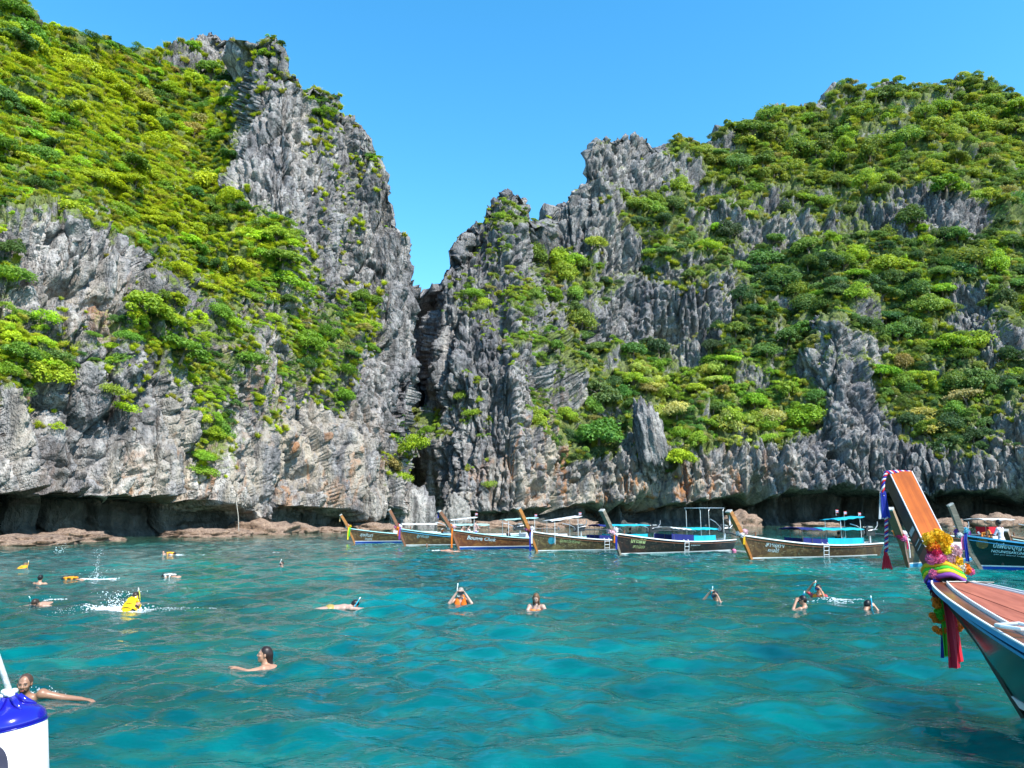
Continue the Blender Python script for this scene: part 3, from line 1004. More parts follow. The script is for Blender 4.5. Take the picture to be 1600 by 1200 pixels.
def kind_a(x, y, rng): return 'tree' if rng.random() < 0.62 else 'bush'
def kind_c(x, y, rng): return 'tree' if rng.random() < 0.88 else 'bush'
# survey of single plants that stand out in the photo: px, py, radius px, tint, label, kind
SINGLES = [
    (652, 694, 24, (0.19, 0.26, 0.02), 'lime green tree growing at the bottom of the narrow gap between the cliffs', 'tree'),
    (628, 738, 17, (0.17, 0.24, 0.02), 'small lime bush left of the tree at the foot of the gap', 'bush'),
    (668, 672, 13, (0.12, 0.19, 0.02), 'small leafy tree on the shaded side of the gap, above the lime tree', 'tree'),
    (722, 608, 16, (0.12, 0.18, 0.02), 'round green bush clinging to the middle buttress, upper of a pair', 'bush'),
    (730, 640, 15, (0.13, 0.20, 0.02), 'green bush clinging to the middle buttress, lower of a pair', 'bush'),
    (770, 752, 13, (0.14, 0.20, 0.03), 'small bush on the low ledge right of the pale boulder', 'bush'),
    (76, 590, 32, (0.20, 0.26, 0.02), 'broad flat-topped yellow-green tree jutting from the left rock face', 'tree'),
    (22, 420, 26, (0.10, 0.18, 0.025), 'dark green round bush high at the left edge of the rock face', 'bush'),
    (30, 550, 24, (0.09, 0.17, 0.025), 'dark green tree on the left rock face, above the flat-topped tree', 'tree'),
    (94, 548, 20, (0.09, 0.15, 0.04), 'grey-green bush on the rock, right above the flat-topped tree', 'bush'),
    (194, 625, 18, (0.20, 0.30, 0.015), 'bright lime bush alone in the middle of the left rock face', 'bush'),
    (88, 664, 11, (0.22, 0.30, 0.012), 'tiny bright lime bush low on the left rock face', 'bush'),
    (225, 478, 36, (0.15, 0.22, 0.02), 'wide domed green tree on the crest of the left rock face', 'tree'),
    (282, 540, 34, (0.09, 0.17, 0.02), 'dense green tree filling the gully in the left cliff', 'tree'),
    (175, 598, 20, (0.15, 0.20, 0.025), 'yellow-green bush on the ledge above the lone lime bush', 'bush'),
    (335, 705, 14, (0.17, 0.23, 0.02), 'low drooping green bush hanging above the right end of the sea cave', 'bush'),
    (478, 535, 26, (0.11, 0.19, 0.018), 'tall green tree in the cleft of the left tower', 'tree'),
    (536, 612, 20, (0.10, 0.19, 0.02), 'green tree at the tip of the ledge on the left tower', 'tree'),
    (575, 500, 26, (0.17, 0.25, 0.018), 'bright green domed bush on the right ledge of the left tower', 'bush'),
    (566, 458, 16, (0.09, 0.15, 0.02), 'flat dark green tree on the left tower, above the bright ledge', 'tree'),
    (440, 400, 28, (0.11, 0.17, 0.02), 'olive tree overhanging the edge where the left slope meets the tower', 'tree'),
    (1056, 636, 22, (0.34, 0.33, 0.13), 'cream flowering tree on the shelf right of the rock needle', 'tree'),
    (1028, 606, 17, (0.27, 0.28, 0.07), 'pale yellow-green tree just above the cream flowering tree', 'tree'),
    (1176, 628, 22, (0.13, 0.24, 0.02), 'flat-topped bright green tree in the middle of the right shelf', 'tree'),
    (1210, 652, 22, (0.26, 0.26, 0.09), 'pale cream-green tree right of the flat-topped bright tree', 'tree'),
    (1062, 712, 26, (0.20, 0.27, 0.018), 'lime green tree hanging lowest over the stained rock right of the needle', 'tree'),
    (940, 676, 38, (0.07, 0.16, 0.03), 'large deep green tree left of the rock needle', 'tree'),
    (930, 610, 38, (0.075, 0.115, 0.04), 'large grey-green tree above the deep green one beside the middle buttress', 'tree'),
    (1264, 648, 28, (0.13, 0.22, 0.02), 'bright green tree at the right end of the low shelf', 'tree'),
    (1342, 424, 18, (0.14, 0.25, 0.02), 'round bright green tree standing out of the dark right hillside', 'tree'),
    (1378, 580, 26, (0.12, 0.24, 0.018), 'vivid green domed tree in the middle of the right hillside', 'tree'),
    (1462, 662, 22, (0.30, 0.28, 0.08), 'straw yellow bush low on the right hillside', 'bush'),
    (1440, 635, 22, (0.26, 0.24, 0.07), 'yellowish bush above the straw yellow one on the right hillside', 'bush'),
    (1486, 536, 24, (0.14, 0.22, 0.02), 'bright green crown high on the lower right hillside', 'tree'),
    (1482, 290, 26, (0.11, 0.19, 0.02), 'green tree on top of the bare grey cliff band on the right hill', 'tree'),
    (1150, 512, 20, (0.10, 0.15, 0.03), 'olive tree right beside the vertical pillar face', 'tree'),
    (1255, 510, 22, (0.07, 0.15, 0.03), 'dark green tree standing on the pale spur of the right hill', 'tree'),
    (410, 60, 9, (0.17, 0.20, 0.02), 'small yellow-green bush on the very top of the left tower', 'bush'),
    (56, 34, 8, (0.05, 0.06, 0.03), 'small dark tree leaning out of the skyline at far upper left', 'tree'),
]
def nearest_on(P, px, py):
    PX, PY = to_px(P)
    Dm = np.linalg.norm(P, axis=-1)
    e = (PX - px) ** 2 + (PY - py) ** 2
    m = e < max(30.0, e.min() * 1.5 + 4)
    j = np.argmin(np.where(m, Dm, 1e9))
    return j
for (px, py, rp, tint, lab, kd) in SINGLES:
    base_py = py + rp * 0.5
    best = None
    for (P, N) in ((PA, NA), (PB, NB)):
        if (px < 675) != (P is PA): continue
        j = nearest_on(P, px, base_py)
        best = (P.reshape(-1, 3)[j], N.reshape(-1, 3)[j])
    p, n = best
    if n[1] > 0: n = -n
    if 615 < px < 675: p = at(px, base_py, 116.5)
    D = np.linalg.norm(p - np.array([0, 0, CAM_H]))
    plants.append(dict(p=p, n=n, px=px, py=py, r_px=rp, r=rp * D / F_PX, tint=tint, tone='x', kind=kd, rot=random.random() * 6.28, sq=0.85, v=1.0, label=lab))
scatter(PA, NA, VA, 1, 26000, 6, 24, 0.40, kind_a, 0.80)
scatter(PB, NB, VB, 2, 26000, 6.5, 24, 0.38, kind_c, 0.82)
filler = []
_n0 = len(plants)
scatter(PA, NA, VA, 3, 5000, 4, 8, 0.42, lambda x, y, r: 'bush', 0.75)
scatter(PB, NB, VB, 4, 8000, 4, 8, 0.38, lambda x, y, r: 'bush', 0.75)
scatter(PA, NA, VA, 5, 3500, 3.5, 7, 0.22, lambda x, y, r: 'bush', 0.7, keep=lambda X, Y: (X > 395) & (X < 645))
scatter(PB, NB, VB, 6, 3000, 4, 8, 0.22, lambda x, y, r: 'bush', 0.7, keep=lambda X, Y: (X > 680) & (X < 880))
filler = plants[_n0:]
big = plants[:_n0]

def place(o, q):
    up = (Vector(q['n']) * 0.38 + Vector((0, 0, 1))).normalized()
    R = up.to_track_quat('Z', 'Y').to_matrix().to_4x4() @ Matrix.Rotation(q['rot'], 4, 'Z')
    s = q['r']
    lift = 0.02 if q['kind'] == 'tree' else -0.08
    M = Matrix.Translation(Vector(q['p']) + up * s * lift) @ R @ Matrix.Diagonal((s * q.get('ax', 1), s / q.get('ax', 1), s * q['sq'], 1)) @ Matrix.Rotation(q.get('lean_x', 0), 4, 'X')
    o.matrix_world = M

ZONES = [  # test, phrase, group, extent in the photo
    (lambda x, y: x < 390 and y < 350, 'on the grassy left slope', 'plants on the left slope', (0, 390, 0, 350)),
    (lambda x, y: x < 340, 'on the left rock face', 'plants on the left rock face', (0, 340, 350, 760)),
    (lambda x, y: x < 646, 'on the left tower', 'plants on the left tower', (340, 646, 60, 760)),
    (lambda x, y: x < 866, 'on the middle buttress', 'plants on the middle buttress', (646, 866, 300, 760)),
    (lambda x, y: y > 560 and x < 1300, 'in the low shelf grove', 'plants on the right shelf', (866, 1300, 560, 740)),
    (lambda x, y: y < 330, 'near the right hilltop', 'plants on the upper right hill', (900, 1600, 120, 330)),
    (lambda x, y: x < 1110, 'under the square peak', 'plants under the square peak', (866, 1110, 330, 560)),
    (lambda x, y: True, 'on the wooded right hillside', 'plants on the right hillside', (1110, 1600, 330, 760))]
def zone(px, py):
    for t, ph, g_, e in ZONES:
        if t(px, py): return ph, g_
def spot(q):
    for t, ph, g_, (x0, x1, y0, y1) in ZONES:
        if t(q['px'], q['py']): break
    fx = (q['px'] - x0) / (x1 - x0); fy = (q['py'] - y0) / (y1 - y0)
    hx = ['at its left end', 'left of its middle', 'at its middle', 'right of its middle', 'at its right end'][int(min(max(fx, 0), 0.999) * 5)]
    vy = ['top', 'upper', 'mid-height', 'lower', 'bottom'][int(min(max(fy, 0), 0.999) * 5)]
    return f', {vy} band, {hx}'
def size_word(q): return 'large ' if q['r_px'] > 17.5 else ('' if q['r_px'] > 14 else 'small ')
TONE = {'dark': 'dark green', 'green': 'mid green', 'lime': 'lime green', 'olive': 'olive brown', 'pale': 'pale yellow-green', 'x': ''}

def in_view(q): return -10 < q['px'] < 1610 and -15 < q['py'] < 800
for kd in ('tree', 'bush'):
    pool = [q for q in big if q['kind'] == kd and in_view(q)]
    pool.sort(key=lambda q: (0 if 'label' in q else 1, -q['r_px']))
    for q in pool[:290]: q['single'] = True
rt = random.Random(4)
for q in big:
    if not q.get('single'): continue
    z, g = zone(q['px'], q['py'])
    kd = q['kind']
    if kd == 'tree':
        o = bpy.data.objects.new('tree', None); COL.objects.link(o); o.empty_display_size = 0.3
        place(o, q)
        c = bpy.data.objects.new('crown', rt.choice(CROWNS)); c.parent = o; c.color = (*q['tint'], 1); COL.objects.link(c)
        t = bpy.data.objects.new('trunk', rt.choice(TRUNKS)); t.parent = o; COL.objects.link(t)
        lab = q.get('label') or f"{size_word(q)}{TONE[q['tone']]} tree {z}{spot(q)}"
        tag(o, lab, 'tree', g)
    else:
        o = bpy.data.objects.new('bush', rt.choice(BUSHES)); COL.objects.link(o); o.color = (*q['tint'], 1)
        place(o, q)
        lab = q.get('label') or f"{size_word(q)}{TONE[q['tone']]} bush {z}{spot(q)}"
        tag(o, lab, 'bush', g)

# the uncounted rest: undergrowth and grass, instanced over the ledges
def gn_scatter(name, label, cat, items, meshes):
    proto = bpy.data.collections.new(name + '_forms')
    obs = []
    for me in meshes:
        ob = bpy.data.objects.new('form', inst_copy(me)); proto.objects.link(ob); obs.append(ob)
    n = len(items)
    me = bpy.data.meshes.new(name)
    me.from_pydata([tuple(map(float, q['p'])) for q in items], [], [])
    for an, ty, key in (('rot', 'FLOAT_VECTOR', 'vector'), ('scl', 'FLOAT_VECTOR', 'vector'), ('tint', 'FLOAT_COLOR', 'color'), ('pick', 'INT', 'value')):
        a = me.attributes.new(an, ty, 'POINT')
        if an == 'rot':
            d = []
            for q in items:
                up = (Vector(q['n']) * q.get('lean', 0.38) + Vector((0, 0, 1))).normalized()
                e = (up.to_track_quat('Z', 'Y').to_matrix() @ Matrix.Rotation(q['rot'], 3, 'Z')).to_euler()
                d += [e.x, e.y, e.z]
        elif an == 'scl':
            d = [c for q in items for c in (q['r'] * q.get('ax', 1), q['r'] / q.get('ax', 1), q['r'] * q['sq'])]
        elif an == 'tint':
            d = [c for q in items for c in (*q['tint'], 1.0)]
        else:
            d = [rt.randrange(len(meshes)) for q in items]
        a.data.foreach_set(key, np.array(d, np.int32 if an == 'pick' else np.float32))
    o = bpy.data.objects.new(name, me); COL.objects.link(o)
    ng = bpy.data.node_groups.new(name, 'GeometryNodeTree')
    ng.interface.new_socket('Geometry', in_out='INPUT', socket_type='NodeSocketGeometry')
    ng.interface.new_socket('Geometry', in_out='OUTPUT', socket_type='NodeSocketGeometry')
    nd = ng.nodes
    gi, go = nd.new('NodeGroupInput'), nd.new('NodeGroupOutput')
    m2p = nd.new('GeometryNodeMeshToPoints')
    iop = nd.new('GeometryNodeInstanceOnPoints'); iop.inputs['Pick Instance'].default_value = True
    ci = nd.new('GeometryNodeCollectionInfo'); ci.inputs['Collection'].default_value = proto
    ci.inputs['Separate Children'].default_value = True; ci.inputs['Reset Children'].default_value = True
    def na(nm, ty):
        k = nd.new('GeometryNodeInputNamedAttribute'); k.data_type = ty; k.inputs['Name'].default_value = nm
        return [s for s in k.outputs if s.enabled and s.name == 'Attribute'][0]
    e2r = nd.new('FunctionNodeEulerToRotation')
    L = ng.links.new
    L(gi.outputs[0], m2p.inputs['Mesh']); L(m2p.outputs[0], iop.inputs['Points']); L(ci.outputs[0], iop.inputs['Instance'])
    L(na('rot', 'FLOAT_VECTOR'), e2r.inputs[0]); L(e2r.outputs[0], iop.inputs['Rotation'])
    L(na('scl', 'FLOAT_VECTOR'), iop.inputs['Scale']); L(na('pick', 'INT'), iop.inputs['Instance Index'])
    L(iop.outputs[0], go.inputs[0])
    md = o.modifiers.new('scatter', 'NODES'); md.node_group = ng
    tag(o, label, cat, kind='stuff')
    return o

rest = [q for q in big if not q.get('single')]
for q in rest: q['p'] = q['p'] + np.array(q['n']) * 0.1
gn_scatter('undergrowth', 'thick undergrowth of small shrubs covering the ledges of both cliffs', 'undergrowth', rest + filler, BUSHES + CROWNS[3:5])

grass = []
def scatter_grass(P, N, V, seed, n, thr, keep=None):
    rng = np.random.default_rng(seed)
    PX, PY = to_px(P)
    ok = (PX > -40) & (PX < 1640) & (PY > -40) & (PY < 790) & (P[..., 2] > 4)
    if keep is not None: ok &= keep(PX, PY)
    streak = sstep(0.0, 0.16, fbm(P / np.array([2.6, 2.6, 13.0]), 3, 58))
    w = np.where(ok, np.clip(V - thr, 0, 0.5) * np.where(V > 0.75, 1.0, streak), 0).ravel(); w /= w.sum()
    for i in rng.choice(len(w), n, p=w, replace=False):
        p, nn = P.reshape(-1, 3)[i], N.reshape(-1, 3)[i]
        if nn[1] > 0: nn = -nn
        D = np.linalg.norm(p); x, y = PX.ravel()[i], PY.ravel()[i]
        rp = 3.5 + 4.5 * rng.random()
        u = rng.random()
        if x < 646: c = np.array((0.23, 0.28, 0.02)) if u < 0.75 else np.array((0.24, 0.24, 0.05))
        else: c = np.array((0.17, 0.21, 0.028)) if u < 0.75 else np.array((0.19, 0.19, 0.045))
        c = c * np.clip(rng.normal(1, 0.15), 0.6, 1.4)
        grass.append(dict(p=p, n=nn, r=rp * D / F_PX, sq=0.9 + 0.4 * rng.random(), rot=rng.random() * 6.28, tint=tuple(map(float, c)), lean=0.9))
scatter_grass(PA, NA, VA, 31, 7500, 0.2)
scatter_grass(PB, NB, VB, 32, 3000, 0.2)
gn_scatter('grass', 'yellow-green grass tufts over the cliff ledges and slopes', 'grass', grass, TUFTS)
# ------------------------------------------------------------------ longtail boats
def hull_mat(name, base, patch, mark, rough=0.42, amt=0.5):
    if name in _simple: return _simple[name]
    m, nt, out = new_mat(name)
    N = NT(nt)
    g = N.noise(N.coords((0.8, 3, 9)), 2.2, 5, 0.65, 0.5)
    p = N.noise(N.coords((1, 1, 1.3)), 1.6, 4, 0.65, 1.0)
    k = N.noise(N.coords((1.0, 1, 1.4)), 5.0, 3, 0.7, 2.2)
    c = N.ramp(g, [(0.3, tuple(x * 0.55 for x in base)), (0.65, base)])
    c = N.mix(N.ramp(p, [(0.48, 0.0), (0.62, amt)]), c, patch)
    c = N.mix(N.ramp(k, [(0.60, 0.0), (0.66, amt * 0.9)]), c, mark)
    nt.links.new(N.bsdf(c, rough, N.bump(g, 0.2, 0.01), Coat_Weight=0.3, Coat_Roughness=0.2), out.inputs['Surface'])
    _simple[name] = m
    return m

WHITE = paint('white_paint', (0.72, 0.73, 0.72), 0.4, 0.1, 5)
CYAN = cloth('cyan_canvas', (0.01, 0.47, 0.60))
NAVY = cloth('navy_canvas', (0.012, 0.022, 0.17))
WHITE_CLOTH = cloth('white_canvas', (0.74, 0.75, 0.74))
PALE_CLOTH = cloth('pale_green_canvas', (0.40, 0.66, 0.62))
STEEL = paint('steel_tube', (0.62, 0.63, 0.64), 0.3, 0.1, 10, Metallic=0.6)
ENGINE_M = paint('engine_metal', (0.045, 0.047, 0.05), 0.4, 0.4, 9, 0.2, Metallic=0.5)
ENGINE_L = paint('engine_alloy', (0.36, 0.36, 0.36), 0.4, 0.3, 12, 0.2, Metallic=0.6)
BLUE_P = paint('blue_antifoul', (0.008, 0.055, 0.36), 0.4, 0.15, 4)
SKY_P = paint('sky_blue_paint', (0.06, 0.36, 0.60), 0.4, 0.12, 5)
PALE_P = paint('pale_aqua_paint', (0.42, 0.68, 0.68), 0.4, 0.1, 5)
POST_M = paint('dark_post', (0.10, 0.09, 0.08), 0.5, 0.2)
DECK_M = wood('worn_deck', (0.16, 0.09, 0.05), (0.34, 0.20, 0.12))
PROW_O = wood('orange_teak', (0.23, 0.075, 0.012), (0.42, 0.165, 0.028), 0.35, (1, 8, 8), 1.6, 0.4)
PROW_B = wood('brown_teak', (0.12, 0.042, 0.018), (0.24, 0.09, 0.036), 0.35, (1, 8, 8), 1.6, 0.4)
PROW_G = wood('grey_teak', (0.09, 0.075, 0.055), (0.24, 0.20, 0.145), 0.6, (1, 8, 8))
CAP_M = paint('prow_cap_grey', (0.44, 0.42, 0.38), 0.6, 0.3, 8)
BLACK_P = paint('black_paint', (0.012, 0.012, 0.013), 0.25, 0.3, 3, Coat_Weight=0.5)

class Hull:
    def __init__(s, L, B, zb, zm, zs, rake, keel=0.4, fine=0.13, pw=0.85):
        s.pw = pw
        s.L, s.B, s.zb, s.zm, s.zs, s.rake, s.keel, s.fine = L, B, zb, zm, zs, rake, keel, fine
    def sheer(s, t):
        t = np.asarray(t, float)
        return s.zm + np.where(t < 0.35, (s.zs - s.zm) * ((0.35 - t) / 0.35) ** 2, (s.zb - s.zm) * (np.maximum(t - 0.35, 0) / 0.65) ** 2.0)
    def beam(s, t):
        t = np.asarray(t, float)
        a = 0.55 + 0.45 * np.sin(np.clip(t / 0.42, 0, 1) * math.pi / 2)
        b = s.fine + (1 - s.fine) * np.cos(np.clip((t - 0.42) / 0.58, 0, 1) * math.pi / 2) ** s.pw
        return s.B / 2 * np.where(t < 0.42, a, b)
    def pt(s, t, u, off=0.0):
        """t 0 stern .. 1 bow, u 0 keel .. 1 sheer; port side"""
        t = np.asarray(t, float); u = np.asarray(u, float)
        zk = -s.keel * (1 - t ** 5)
        zs = s.sheer(t)
        z = zk + (zs - zk) * u ** 1.15
        full = 0.5 + 0.55 * t ** 2.5
        y = s.beam(t) * np.clip(u, 1e-6, 2) ** full
        x = -s.L + s.L * t + s.rake * np.maximum(z, -0.2) / s.zb * t ** 4 - 0.25 * (1 - t) ** 6 * z
        return np.stack([x, y + off, z], -1)
    def side_many(s, x, z, off=0.006):
        """points on the port skin at local x, z (arrays)"""
        x = np.asarray(x, float); z = np.asarray(z, float)
        t = np.clip((x + s.L) / s.L, 0, 1); u = np.full(x.shape, 0.5)
        for _ in range(12):
            zk = -s.keel * (1 - t ** 5)
            u = np.clip((z - zk) / (s.sheer(t) - zk), 0.01, 1) ** (1 / 1.15)
            t = np.clip(t + (x - s.pt(t, u)[..., 0]) / s.L * 0.8, 0, 1)
        p = s.pt(t, u)
        e = 1e-3
        n = np.cross(s.pt(t, np.minimum(u + e, 1)) - s.pt(t, u - e), s.pt(np.minimum(t + e, 1), u) - s.pt(t - e, u))
        n = n / (np.linalg.norm(n, axis=-1, keepdims=True) + 1e-12)
        n = np.where(n[..., 1:2] < 0, -n, n)
        return p + n * off
    def side(s, x, z, off=0.006):
        return s.side_many(np.array([x]), np.array([z]), off)[0]

def sweep_rect(path, half_w, thick, side_axis=1):
    """rectangle swept along a path in the x-z plane: half_w across y, thick in plane"""
    mb = MB(); n = len(path); V = []
    for i, (x, z) in enumerate(path):
        a = path[max(i - 1, 0)]; b = path[min(i + 1, n - 1)]
        d = Vector((b[0] - a[0], 0, b[1] - a[1])).normalized()
        nn = Vector((-d.z, 0, d.x))
        w = half_w[i]; t = thick[i] / 2
        c = Vector((x, 0, z))
        V += [c - nn * t - Vector((0, w, 0)), c - nn * t + Vector((0, w, 0)), c + nn * t + Vector((0, w, 0)), c + nn * t - Vector((0, w, 0))]
    Fc = []
    for i in range(n - 1):
        for k in range(4):
            Fc.append((4 * i + k, 4 * i + (k + 1) % 4, 4 * i + 4 + (k + 1) % 4, 4 * i + 4 + k))
    Fc += [(3, 2, 1, 0), tuple(4 * (n - 1) + k for k in range(4))]
    return mb.add(V, Fc)

def strip_along(H, t0, t1, u, w, thick, out, side, n=40, zoff=0.0):
    """a rail or painted band following the hull at height u"""
    mb = MB(); V = []
    for t in np.linspace(t0, t1, n):
        p = H.pt(t, u)
        y = p[1] + out
        for (dy, dz) in ((0, -w / 2), (thick, -w / 2), (thick, w / 2), (0, w / 2)):
            V.append((p[0], side * (y + dy), p[2] + dz + zoff))
    Fc = []
    for i in range(n - 1):
        for k in range(4):
            Fc.append((4 * i + k, 4 * i + (k + 1) % 4, 4 * i + 4 + (k + 1) % 4, 4 * i + 4 + k))
    Fc += [(3, 2, 1, 0), tuple(4 * (n - 1) + k for k in range(4))]
    return mb.add(V, Fc)

def band_z(H, x0, x1, z0, z1, side, n=44, out=0.008):
    """a painted band at constant height on the skin"""
    V = []
    X = np.linspace(x0, x1, n); o1 = np.ones(n)
    rows = [H.side_many(X, o1 * z0, out), H.side_many(X, o1 * z1, out), H.side_many(X, o1 * z1, -0.01), H.side_many(X, o1 * z0, -0.01)]
    for i in range(n):
        for r_ in rows: V.append((r_[i][0], side * r_[i][1], r_[i][2]))
    Fc = []
    for i in range(n - 1):
        for k in range(4): Fc.append((4 * i + k, 4 * i + (k + 1) % 4, 4 * i + 4 + (k + 1) % 4, 4 * i + 4 + k))
    Fc += [(3, 2, 1, 0), tuple(4 * (n - 1) + k for k in range(4))]
    return MB().add(V, Fc)

def hull_shell(H, nt=60, nu=14, t0=0.0):
    T = np.linspace(t0, 1, nt); U = np.linspace(0.0, 1, nu)
    V = []; 
    for t in T:
        for u in U: V.append(H.pt(t, u))
        for u in U[::-1]:
            p = H.pt(t, u).copy(); p[1] = -p[1]; V.append(p)
    m = 2 * nu
    Fc = []
    for i in range(nt - 1):
        for k in range(m - 1):
            if k == nu - 1: continue
            a = i * m + k
            Fc.append((a, a + m, a + m + 1, a + 1))
    Fc.append(tuple(range(m)))             # transom
    Fc.append(tuple((nt - 1) * m + k for k in range(m - 1, -1, -1)))
    # inner skin, 40 mm in
    b = len(V)
    for t in T:
        for u in U:
            p = H.pt(t, 0.12 + 0.88 * u).copy(); p[1] = max(p[1] - 0.045, 0.002); V.append(p)
        for u in U[::-1]:
            p = H.pt(t, 0.12 + 0.88 * u).copy(); p[1] = -max(p[1] - 0.045, 0.002); V.append(p)
    for i in range(nt - 1):
        for k in range(m - 1):
            if k == nu - 1: continue
            a = b + i * m + k
            Fc.append((a + 1, a + m + 1, a + m, a))
        for k in (nu - 1, nu):             # gunwale tops
            a = i * m + k
            Fc.append((a, a + m, b + a + m, b + a))
    mb = MB(); mb.add(V, Fc)
    return mb

def deck_sheet(H, t0, t1, drop, mat, name, parent, n=24, inset=0.05):
    mb = MB(); V = []
    for t in np.linspace(t0, t1, n):
        zs = float(H.sheer(t)) - drop
        zk = -H.keel * (1 - t ** 5)
        u = float(np.clip((zs - zk) / (H.sheer(t) - zk), 0, 1)) ** (1 / 1.15)
        p = H.pt(t, u); y = max(p[1] - inset, 0.01)
        V += [(p[0], y, zs), (p[0], -y, zs), (p[0], -y, zs - 0.03), (p[0], y, zs - 0.03)]
    Fc = []
    for i in range(n - 1):
        for k in range(4):
            Fc.append((4 * i + k, 4 * i + (k + 1) % 4, 4 * i + 4 + (k + 1) % 4, 4 * i + 4 + k))
    Fc += [(3, 2, 1, 0), tuple(4 * (n - 1) + k for k in range(4))]
    mb.add(V, Fc)
    return mb.build(name, mat, parent)

def text_mesh(s, size, shear=0.0, bold=0.0):
    cu = bpy.data.curves.new('lettering', 'FONT')
    cu.body = s; cu.size = size; cu.shear = shear; cu.offset = bold; cu.resolution_u = 2
    ob = bpy.data.objects.new('lettering', cu); COL.objects.link(ob)
    bpy.context.view_layer.update()
    dg = bpy.context.evaluated_depsgraph_get()
    me = ob.evaluated_get(dg).to_mesh()
    v = np.array([p.co[:] for p in me.vertices]) if len(me.vertices) else np.zeros((0, 3))
    f = [tuple(p.vertices) for p in me.polygons]
    ob.evaluated_get(dg).to_mesh_clear()
    bpy.data.objects.remove(ob)
    return v, f

def hull_text(H, s, x0, z0, size, mat, parent, shear=0.2, tilt=0.0, name='lettering', bold=0.004, width=None):
    size *= 0.8; bold *= 0.8
    v, f = text_mesh(s, size, shear, bold)
    if not len(v): return None
    if width:
        v[:, 0] *= width / (v[:, 0].max() - v[:, 0].min())
    V = H.side_many(x0 - v[:, 0], z0 + v[:, 1] + tilt * v[:, 0], 0.008)
    return mesh_obj(name, V, [q[::-1] for q in f], mat, parent)

def canopy(parent, x0, x1, w, z, sag, mat, posts=True, name='canopy', nx=12, ny=9, post_mat=None, zbase=0.5, skew=0.0):
    V = []
    for side in (0, 1):
        for i in range(nx):
            for j in range(ny):
                x = x0 + (x1 - x0) * i / (nx - 1); y = -w / 2 + w * j / (ny - 1)
                dz = sag * (1 - (2 * j / (ny - 1) - 1) ** 2) + 0.02 * math.sin(i * 1.9 + j) + skew * (i / (nx - 1))
                V.append((x, y, z + dz - side * 0.018))
    F1 = grid_faces(nx, ny); F2 = F1[:, ::-1] + nx * ny
    Fc = [tuple(q) for q in F1] + [tuple(q) for q in F2]
    rim = [i * ny for i in range(nx)] + [(nx - 1) * ny + j for j in range(1, ny)] + [i * ny + ny - 1 for i in range(nx - 2, -1, -1)] + [j for j in range(ny - 2, 0, -1)]
    for a, b in zip(rim, rim[1:] + rim[:1]): Fc.append((a, b, b + nx * ny, a + nx * ny))
    c = mesh_obj(name, V, Fc, mat, parent, smooth=False)
    if posts:
        for x in np.linspace(x0 + 0.08, x1 - 0.08, 3):
            for y in (-w / 2 + 0.06, w / 2 - 0.06):
                MB().tube([(x, y, zbase), (x, y, z + skew * (x - x0) / (x1 - x0 + 1e-9))], 0.012, 6).build('post', post_mat or POST_M, parent)
    return c

def engine(parent, x, z, tail=3.2, tilt=0.0, up=0.0):
    """car engine on a pivot with a long propeller tail"""
    e = bpy.data.objects.new('engine', None); COL.objects.link(e); e.parent = parent
    e.location = (x, 0, z); e.rotation_euler = (0, tilt, up)
    mb = MB(); mb.box((0.10, 0, 0.12), (0.62, 0.34, 0.32)); mb.box((0.05, 0, 0.32), (0.46, 0.22, 0.12)); mb.box((0.45, 0, 0.14), (0.07, 0.44, 0.42))
    mb.build('engine_block', ENGINE_M, e)
    mb = MB(); mb.box((0.0, 0.0, 0.42), (0.34, 0.16, 0.09)); mb.tube([(0.3, 0.18, 0.2), (0.1, 0.26, 0.26), (-0.25, 0.26, 0.3)], 0.035, 8); mb.lathe([(0.13, -0.03), (0.13, 0.03)], 14, (0.5, 0, 0.1), Matrix.Rotation(math.pi / 2, 3, 'Y'))
    for k in range(5): mb.tube([(-0.15 + 0.1 * k, -0.18, 0.2), (-0.15 + 0.1 * k, -0.26, 0.3), (-0.1 + 0.1 * k, -0.1, 0.4)], 0.018, 6)
    mb.build('manifold', ENGINE_L, e)
    MB().tube([(-0.1, 0.2, 0.25), (-0.3, 0.24, 0.5), (-0.32, 0.24, 0.72)], 0.03, 8).build('exhaust', ENGINE_L, e)
    MB().tube([(0.4, 0, 0.2), (1.0, 0.06, 0.42), (1.5, 0.08, 0.5)], 0.022, 6).build('tiller', STEEL, e)
    MB().tube([(0, 0, -0.45), (0, 0, 0.0)], 0.06, 8).build('pivot', STEEL, e)
    MB().tube([(-0.2, 0, 0.08), (-tail, 0, 0.02)], [0.055, 0.035], 8).build('tail_shaft', ENGINE_M, e)
    mb = MB()
    for k in range(3):
        a = k * 2.094
        mb.box((-tail - 0.02, 0.11 * math.cos(a), 0.02 + 0.11 * math.sin(a)), (0.03, 0.16, 0.09), Matrix.Rotation(a, 3, 'X') @ Matrix.Rotation(0.5, 3, 'Y'))
    mb.build('propeller', ENGINE_L, e)
    return e

def ladder(parent, H, x, z_top, z_bot, side=1, mat=None):
    l = bpy.data.objects.new('ladder', None); COL.objects.link(l); l.parent = parent
    pt = H.side(x, z_top - 0.05, 0.06); pb = H.side(x, max(z_bot + 0.25, 0.05), 0.1)
    for dx in (-0.17, 0.17):
        MB().tube([(x + dx, pt[1] - 0.22, z_top + 0.02), (x + dx, pt[1] - 0.05, z_top + 0.1), (x + dx, pt[1] + 0.03, z_top), (x + dx - 0.06, pb[1] + 0.12, z_bot)], 0.017, 6).build('rail', mat or WHITE, l)
    n = 4
    for k in range(n):
        f = (k + 0.4) / n
        y = pt[1] + 0.03 + (pb[1] + 0.09 - pt[1]) * f; z = z_top + (z_bot - z_top) * f
        MB().tube([(x - 0.17 - 0.06 * f, y, z), (x + 0.17 - 0.06 * f, y, z)], 0.015, 6).build('rung', mat or WHITE, l)
    return l

